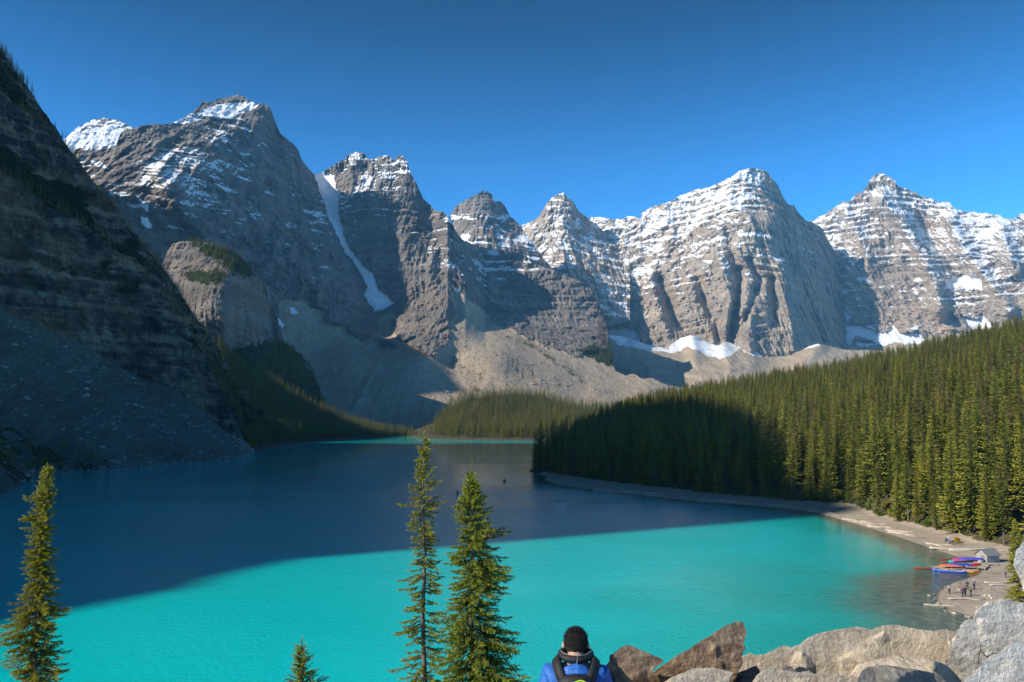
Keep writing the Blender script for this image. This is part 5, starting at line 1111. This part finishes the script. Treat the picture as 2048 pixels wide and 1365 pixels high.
v_, f_ = tube([(-.035, -.185, 1.335), (-.04, -.20, 1.375), (0, -.205, 1.39), (.04, -.20, 1.375), (.035, -.185, 1.335)], [.009] * 5, 8); mesh_np('top_handle', v_, f_, BLK, True, parent=bp)
def cord(pts): 
    p_ = np.array(pts, float); t_ = np.linspace(0, 1, len(p_)); tt = np.linspace(0, 1, len(p_) * 6); P_ = np.stack([np.interp(tt, t_, p_[:, i]) for i in range(3)], 1)
    for _ in range(6): P_[1:-1] = (P_[:-2] + P_[1:-1] * 2 + P_[2:]) / 4
    e = np.clip(1 - (np.abs(P_[:, 0] / .155) ** 3.5 + np.abs((P_[:, 2] - 1.13) / .215) ** 3.5), 0, 1); P_[:, 1] = -.215 - .085 * e ** .33 - .006; P_[:, 2] += .085
    return tube(P_, [.0058] * len(P_), 7)
for pts in ([(-.10, 0, 1.23), (-.085, 0, 1.27), (-.05, 0, 1.295), (-.035, 0, 1.26), (-.05, 0, 1.235), (.02, 0, 1.21)], [(-.02, 0, 1.30), (.03, 0, 1.32), (.075, 0, 1.30), (.10, 0, 1.25), (.11, 0, 1.18)], [(-.115, 0, 1.20), (-.03, 0, 1.225), (.05, 0, 1.215), (.085, 0, 1.17)], [(-.115, 0, 1.165), (0, 0, 1.19), (.085, 0, 1.13)],
            [(.0, 0, 1.27), (.04, 0, 1.285), (.07, 0, 1.25), (.085, 0, 1.20)]):
    v_, f_ = cord(pts); mesh_np('lime_cord', v_, f_, LIME, True, parent=bp)

# ================================================================== COVE: people, canoes, dock, shed, driftwood
cove = [  # foot pixel, facing, top, trousers, hair/hat, label
    (1899, 1188.5, 200, (.62, .55, .52), (.05, .05, .09), None, 'person in a white top at the water edge, leftmost of the cove group'),
    (1935, 1181, 150, (.03, .035, .07), (.02, .02, .03), None, 'person in a dark navy jacket standing at the back of the cove group'),
    (1948.5, 1179, 190, (.16, .20, .26), (.04, .05, .09), (.7, .68, .6), 'person in a pale cap and grey-blue jacket at the back of the cove group'),
    (1925.5, 1194.5, 10, (.14, .05, .16), (.05, .04, .09), None, 'person in a purple top standing close beside a darker one near the pale log'),
    (1930.8, 1193, 20, (.05, .02, .04), (.02, .02, .025), None, 'person in dark clothes standing shoulder to shoulder with the person in purple'),
    (1942.6, 1194.5, 60, (.05, .035, .06), (.02, .022, .04), None, 'person in dark clothes standing alone at the front right of the cove group'),
    (2012, 1156, 80, (.20, .10, .22), (.05, .05, .08), None, 'person in a mauve top near the spruce at the right of the cove')]
for u, v, rz_, tp_, bt, hat, lb in cove:
    small_person(on_land(u, v), math.radians(rz_), lb, tp_, bt, hat=hat, s=.98)
for u, v, tp_, hat, lb in ((1893, 1089, (.05, .06, .09), None, 'seated person in dark clothes, leftmost of the group under the trees'), (1897.5, 1086, (.30, .42, .50), (.75, .74, .7), 'seated person in a pale blue top and white hat in the group under the trees'),
                           (1901, 1090, (.25, .3, .4), (.8, .18, .05), 'seated person with an orange hat in the group under the trees'), (1906.5, 1089, (.55, .30, .42), None, 'seated person in a pink top, rightmost of the group under the trees')):
    L_ = on_land(u, v); small_person((L_[0], L_[1], L_[2] + .42), math.radians(140), lb, tp_, (.03, .035, .06), hat=hat, pose='sit', s=.98)
small_person(on_land(1671, 1006), math.radians(150), 'person in a dark jacket standing on the grassy opening at the edge of the wood', (.03, .035, .06), (.02, .02, .04), s=1.0)
bl = on_land(1900, 1091); 
def box(c, s_, bev=0):
    x, y, z = c; a, b, d = (q / 2 for q in s_)
    return np.array([(x + i * a, y + j * b, z + k * d) for i in (-1, 1) for j in (-1, 1) for k in (-1, 1)]), [(0, 1, 3, 2), (4, 6, 7, 5), (0, 4, 5, 1), (2, 3, 7, 6), (0, 2, 6, 4), (1, 5, 7, 3)]
def rotz(V, a): c_, s_ = math.cos(a), math.sin(a); return V @ np.array([[c_, s_, 0], [-s_, c_, 0], [0, 0, 1]])

def hull_arrays(L=5.0, W=.88, D=.38, n=15, m=7, t=.02):
    V = []; xs_ = np.linspace(-1, 1, n)
    for inner in (0, 1):
        for x in xs_:
            w = W / 2 * (1 - abs(x) ** 2.6) ** .8 + .006; sheer = .22 * abs(x) ** 3.2; keel = .10 * abs(x) ** 4
            for j in range(m):
                a = math.pi * j / (m - 1); cx_ = -math.cos(a); yy = cx_ * w * (1 - inner * .05); dz = (D + sheer - keel) * (1 - math.sin(a) ** .6); V.append((x * L / 2 * (1 - inner * .008), yy, keel + dz + inner * t * math.sin(a)))
    Fc = []; N_ = n * m
    for i in range(n - 1):
        for j in range(m - 1):
            a = i * m + j; Fc.append((a, a + 1, a + m + 1, a + m)); Fc.append((N_ + a + 1, N_ + a, N_ + a + m, N_ + a + m + 1))
        for j in (0, m - 1): a = i * m + j; Fc.append((a, a + m, N_ + a + m, N_ + a))
    return np.array(V), Fc
HV, HF = hull_arrays(); HULL = mesh_np('hull', HV, HF, None, True, link=False).data
def rim(sgn):
    xs_ = np.linspace(-1, 1, 21); return tube([(x * 2.5, sgn * (.44 * (1 - abs(x) ** 2.6) ** .8 + .012), .385 + .22 * abs(x) ** 3.2) for x in xs_], [.022] * 21, 5)
RIMV, RIMF = join_arrays([rim(-1), rim(1)]); SEATV = [box((x, 0, .27), (.24, .66 if abs(x) < 1.3 else .5, .03)) for x in (-1.35, 1.15)]; THW = box((0, 0, .36), (.06, .84, .03))
def canoe(loc, rz_, col, label, flip=False, roll=0.0, rimcol=(.35, .3, .22), group=None, sc_=1.0, incol=None):
    r_ = empty('canoe', loc, label, 'canoe', group, rz_); r_.rotation_euler = (math.pi * flip + roll, 0, rz_); r_.scale = (sc_,) * 3
    h_ = HULL.copy(); h_.materials.clear(); h_.materials.append(simple('canoe_paint', col, .35, var=.08, scale=4))
    h_.materials.append(cmat(incol or tuple(min(1, c * .6 + .12) for c in col), 'canoe_inside'))
    half = len(HF); mi = np.zeros(len(h_.polygons), np.int32); k = 0
    for i in range(14):
        for j in range(6): mi[k + 1] = 1; k += 2
        k += 2
    h_.polygons.foreach_set('material_index', mi); o = bpy.data.objects.new('hull', h_); COL.objects.link(o); o.parent = r_
    mesh_np('gunwale', RIMV, RIMF, cmat(rimcol, 'gunwale'), True, parent=r_)
    for s_ in SEATV: mesh_np('seat', s_[0], s_[1], cmat((.3, .2, .1), 'seat_wood'), False, parent=r_)
    mesh_np('thwart', THW[0], THW[1], cmat((.3, .2, .1), 'seat_wood'), False, parent=r_)
    return r_
def w0(u, v, z=0.0): p_ = ground(u, v, z); return (float(p_[0]), float(p_[1]), z)
wood_m = simple('weathered_planks', (.42, .37, .31), .9, var=.3, scale=6); grey_roof = simple('grey_shingles', (.19, .20, .21), .85, var=.25, scale=5); wall_m = simple('pale_grey_boards', (.34, .33, .31), .85, var=.2, scale=3)
# floating dock of planks
def dock(u0, v0, u1, v1, width, label, zt=.42, name='dock', posts=True):
    a, b = np.array(w0(u0, v0, zt)), np.array(w0(u1, v1, zt)); L_ = np.linalg.norm(b - a); ang = math.atan2(b[1] - a[1], b[0] - a[0]); c_ = (a + b) / 2
    r_ = empty(name, tuple(c_), label, 'dock', None, ang); n = int(L_ / .3); pm = None
    for k in range(n):
        x = -L_ / 2 + (k + .5) * L_ / n
        if pm is None:
            bv, bf = box((0, 0, 0), (L_ / n * .93, width, .05)); o = mesh_np('plank', bv, bf, wood_m, False, parent=r_); pm = o.data
        else: o = bpy.data.objects.new('plank', pm); COL.objects.link(o); o.parent = r_
        o.location = (x, RNG.uniform(-.03, .03), 0)
    for s in (-1, 1):
        bv, bf = box((0, s * width * .42, -.12), (L_, .14, .18)); mesh_np('beam', bv, bf, wood_m, False, parent=r_)
    for x in np.arange(-L_ / 2 + .3, L_ / 2, 2.4):
        for s in (-1, 1): bv, bf = box((x, s * (width / 2 - .05), -.35), (.16, .16, .95)); mesh_np('post', bv, bf, cmat((.16, .12, .08), 'post_wood'), False, parent=r_)
    return r_
dock(1878, 1137, 1962, 1130, 4.2, 'wide plank dock carrying the overturned canoes in the cove')
dock(1962, 1137, 1972, 1128, 1.5, 'short plank float on the right of the canoe dock')
dock(1966, 1127, 2016, 1128.5, 1.6, 'narrow plank walkway from the canoe dock to the shore', .55)
# canoes stacked bottom up on the dock
def cv(u, v, z): return w0(u, v, z)
canoe(cv(1905, 1131, .86), math.radians(-4), (.02, .33, .30), 'overturned teal canoe at the front of the dock below the orange-red one', True)
canoe(cv(1904, 1129, 1.22), math.radians(-3), (.75, .16, .08), 'overturned orange-red canoe resting on the front teal one', True, .1)
canoe(cv(1917, 1127, 1.4), math.radians(-6), (.03, .08, .50), 'overturned dark blue canoe behind the orange-red one on the dock', True, -.1)
canoe(cv(1949, 1128, .9), math.radians(28), (.70, .02, .03), 'bright red overturned canoe at the right end of the dock', True, .25, sc_=.85)
canoe(cv(1922, 1120, .9), math.radians(-4), (.03, .38, .33), 'overturned teal canoe of the rear stack nearest the shed', True)
canoe(cv(1930, 1117.5, 1.25), math.radians(-5), (.55, .04, .30), 'overturned magenta canoe between the teal and the blue one of the rear stack', True)
canoe(cv(1942, 1115.5, 1.5), math.radians(-6), (.07, .07, .55), 'overturned violet-blue canoe topmost at the back of the rear stack', True)
canoe(cv(1898, 1118, .8), math.radians(12), (.22, .04, .03), 'dark maroon canoe with its tip poking out left of the rear stack', True, sc_=.8)
# canoes lying in the water at the dock
canoe(cv(1854, 1139.5, -.06), math.radians(-2), (.42, .06, .02), 'rust red canoe floating off the left end of the dock')
canoe(cv(1893, 1144.5, -.06), math.radians(-24), (.03, .12, .75), 'bright blue canoe floating leftmost in front of the dock', incol=(.7, .7, .7))
canoe(cv(1905, 1146.5, -.06), math.radians(-20), (.02, .09, .62), 'second blue canoe floating in front of the dock beside the orange ones', incol=(.7, .7, .7))
canoe(cv(1920, 1146, -.06), math.radians(-20), (.95, .34, .02), 'orange canoe floating in front of the dock next to the blue ones', incol=(.75, .7, .6))
canoe(cv(1930, 1144, -.06), math.radians(-16), (.9, .28, .01), 'orange canoe closest to the sand in front of the dock', incol=(.75, .7, .6))
canoe(cv(1908, 1140.5, -.06), math.radians(-10), (.6, .6, .58), 'white canoe floating tight against the dock behind the blue ones', sc_=.9)
# shed
sl = np.array(w0(1976, 1123, .5)); sh_ = empty('shed', tuple(sl), 'small grey-roofed shed at the shore end of the dock', 'shed', None, math.radians(18))
wv = np.array([(x, y, z) for x in (-1.7, 1.7) for y in (-1.3, 1.3) for z in (-.5, 1.5)] + [(-1.7, 0, 2.5), (1.7, 0, 2.5)])
mesh_np('wall', wv, [(0, 1, 8, 3, 2), (4, 6, 7, 9, 5), (0, 4, 5, 1), (2, 3, 7, 6), (0, 2, 6, 4)], wall_m, False, parent=sh_)
for s in (-1, 1):
    rv = np.array([(x, yy, zz) for x in (-1.95, 1.95) for yy, zz in ((0, 2.56), (s * 1.65, 1.30), (0, 2.64), (s * 1.65, 1.38))]); mesh_np('roof_panel', rv, [(0, 1, 5, 4), (2, 6, 7, 3), (0, 4, 6, 2), (1, 3, 7, 5), (0, 2, 3, 1), (4, 5, 7, 6)], grey_roof, False, parent=sh_)
bv, bf = box((-1.72, -.35, .45), (.05, .8, 1.7)); mesh_np('door', bv, bf, cmat((.2, .19, .18), 'door_paint'), False, parent=sh_)
# lake canoes with paddlers
def crew(loc, rz_, cols, labels):
    for (off, c_), lb in zip(cols, labels):
        x = loc[0] + off * math.cos(rz_); y = loc[1] + off * math.sin(rz_); small_person((x, y, loc[2] + .30), rz_ - math.pi / 2, lb, c_, (.02, .02, .04), pose='sit', s=.92)
for (u, v, rz_, col, lb, nm) in ((625, 958.5, 2, (.50, .05, .02), 'red canoe with two paddlers far out on the dark water left of the spruces', 'red canoe'), (936, 951, 82, (.03, .02, .03), 'dark canoe seen end-on, farthest of the three near the spruce tops', 'farthest dark canoe'),
                                 (1009, 964, 78, (.02, .03, .05), 'dark canoe seen end-on right of the full spruce tip, near the wooded point', 'dark canoe by the wooded point'), (915, 987.5, 95, (.03, .03, .02), 'dark canoe between the two spruces, nearest of the three', 'nearest dark canoe')):
    L_ = w0(u, v, -.08); canoe(L_, math.radians(rz_), col, lb)
    crew((L_[0], L_[1], .0), math.radians(rz_), ((-1.3, (.05, .02, .04)), (1.2, (.03, .03, .06))), ('paddler in dark clothes at one end of the %s' % nm, 'paddler in dark clothes at the other end of the %s' % nm))
L_ = w0(1121, 1003, -.02); canoe(L_, math.radians(-28), (.42, .44, .45), 'white canoe alone on the shaded water below the wooded point', sc_=.9)

# driftwood along the shore
DW = simple('bleached_driftwood', (.52, .45, .37), .85, var=.35, scale=3)
def log_mesh(seed):
    rg = np.random.default_rng(seed); n = 9; x = np.linspace(-.5, .5, n); pts = np.stack([x, .03 * np.sin(x * 5 + seed) + rg.normal(0, .006, n), .012 * np.cos(x * 4)], 1); v_, f_ = tube(pts, np.linspace(.034, .016, n) * rg.uniform(.85, 1.15, n), 7); return mesh_np('driftwood_log', v_, f_, DW, True, link=False).data
LOGS = [log_mesh(k) for k in range(4)]
shore_uv = [(1092, 962), (1140, 969), (1200, 980), (1280, 988), (1340, 995), (1400, 1001), (1480, 1006), (1560, 1014), (1620, 1022), (1670, 1032), (1720, 1045), (1780, 1060), (1830, 1078), (1880, 1094)]
SU = np.array(shore_uv, float); rg = np.random.default_rng(77)
def place_log(u, v, L_, rz_, lb, grp=None, k=0):
    p_ = on_land(u, v); o = bpy.data.objects.new('driftwood_log', LOGS[k % 4]); COL.objects.link(o); o.location = (p_[0], p_[1], max(p_[2], 0) + .028 * L_ * .5 + .02); o.scale = (L_, L_ * .9, L_ * .9); o.rotation_euler = (rg.uniform(0, 6), 0, rz_); tag(o, lb, 'log', grp)
for k in range(58):
    u = rg.uniform(1100, 1890); v = np.interp(u, SU[:, 0], SU[:, 1]) + rg.uniform(-4.5, 2.5)
    th_ = math.radians(-38 if u < 1600 else -62) + rg.normal(0, .25); w_ = w0(u, v); 
    shade = u < 1610
    place_log(u, v, rg.uniform(2.5, 7.5), th_, 'bleached log lying on the shaded gravel bank under the wooded point' if shade else 'bleached log lying on the sunlit gravel beach below the wood', 'logs on the shaded bank' if shade else 'logs on the sunlit beach', k)
for u, v, L_, a_d, lb in ((1903, 1099, 9.5, -12, 'long straight pale log behind the shed and the rear canoes'), (1940, 1101, 9, -10, 'long pale log reaching toward the shed roof'), (1930, 1200, 5.2, -12, 'pale log lying on the sand in front of the cove group'), (1879, 1213, 4.6, -30, 'pale log at the water edge on the left tip of the sand'),
                       (2000, 1166, 5.5, -3, 'pale log on the sand to the right of the standing people'), (1996, 1104, 6, -6, 'pale log on the bank right of the shed'), (1875, 1094, 4.5, 20, 'dark-shadowed log beside the seated group'), (2008, 1172, 5.0, -6, 'thin pale log below another near the right end of the sand')):
    place_log(u, v, L_, math.radians(a_d), lb, None, int(u))
# stones at the water edge
STN = [mesh_np('shore_stone', ICO * [1, .8, .6] * (1 + .25 * np.random.default_rng(k).normal(size=(12, 1))), icf, M['b_slate'] if k != 1 else M['b_pale'], False, link=False).data for k in range(3)]
for k in range(64):
    f = rg.random(); q = np.interp(f * 13, range(14), [1870, 1868, 1872, 1885, 1900, 1925, 1955, 1960, 1975, 1990, 1915, 1890, 1880, 2005]); q2 = np.interp(f * 13, range(14), [1186, 1194, 1205, 1216, 1224, 1232, 1238, 1210, 1190, 1200, 1170, 1177, 1181, 1182])
    p_ = on_land(q + rg.normal(0, 4), q2 + rg.normal(0, 2)); o = bpy.data.objects.new('shore_stone', STN[k % 3]); COL.objects.link(o); r_ = rg.uniform(.12, .38); o.scale = (r_,) * 3; o.location = (p_[0], p_[1], max(p_[2], -.05) + r_ * .25); o.rotation_euler = (0, 0, rg.uniform(0, 6)); tag(o, 'grey stone at the edge of the sandy cove', 'stone', 'stones around the cove')
# low shrubs along the beach and yellow bush
def bush_mesh(seed, mat):
    rg = np.random.default_rng(seed); n = 260; a = rg.uniform(0, 6.28, n); h = rg.random(n) ** .7; r = (1 - h * .55) * rg.random(n) ** .4 * .6; c_ = np.stack([r * np.cos(a), r * np.sin(a), h * .7], 1); d = rg.normal(size=(n, 3)); d[:, 2] = abs(d[:, 2]); d /= np.linalg.norm(d, axis=1, keepdims=True); s_ = np.cross(d, rg.normal(size=(n, 3))); s_ /= np.linalg.norm(s_, axis=1, keepdims=True)
    V = np.stack([c_ - s_ * .06, c_ + s_ * .06, c_ + d * .2], 1).reshape(-1, 3); return mesh_np('shrub', V, np.arange(n * 3).reshape(-1, 3), mat, False, dict(tip=np.tile([.2, .2, 1.0], n)), link=False).data
MB_G = leaf_mat('shrub_leaves', (.05, .09, .015), (.22, .28, .03), var=.25); MB_Y = leaf_mat('autumn_leaves', (.4, .28, .01), (.75, .55, .02), var=.15)
SHR = [bush_mesh(3, MB_G), bush_mesh(4, MB_G), bush_mesh(5, MB_Y)]
for k in range(280):
    i = rg.integers(0, len(TA) - 6); f = rg.random(); a = TA[i, 0] * (1 - f) + TA[i + 1, 0] * f; Yy = yfront(a) + rg.uniform(-2, 9); o = bpy.data.objects.new('shrub', SHR[2 if (rg.random() < .12 and a > .35) else k % 2]); COL.objects.link(o); s_ = rg.uniform(.8, 2.6); X_ = a * Yy; o.location = (X_, Yy, gz_(X_, Yy) - .05); o.scale = (s_, s_, s_); o.rotation_euler = (0, 0, rg.uniform(0, 6))
    shade = a < .37; tag(o, 'low shrub in the shade at the foot of the wooded point' if shade else 'low green shrub between the sunlit gravel beach and the wood', 'shrub', 'shrubs under the wooded point' if shade else 'shrubs behind the sunlit beach')
p_ = on_land(1914, 1086); o = bpy.data.objects.new('shrub', SHR[2]); COL.objects.link(o); o.location = p_; o.scale = (1.7,) * 3; tag(o, 'bright yellow bush right of the seated group', 'shrub')
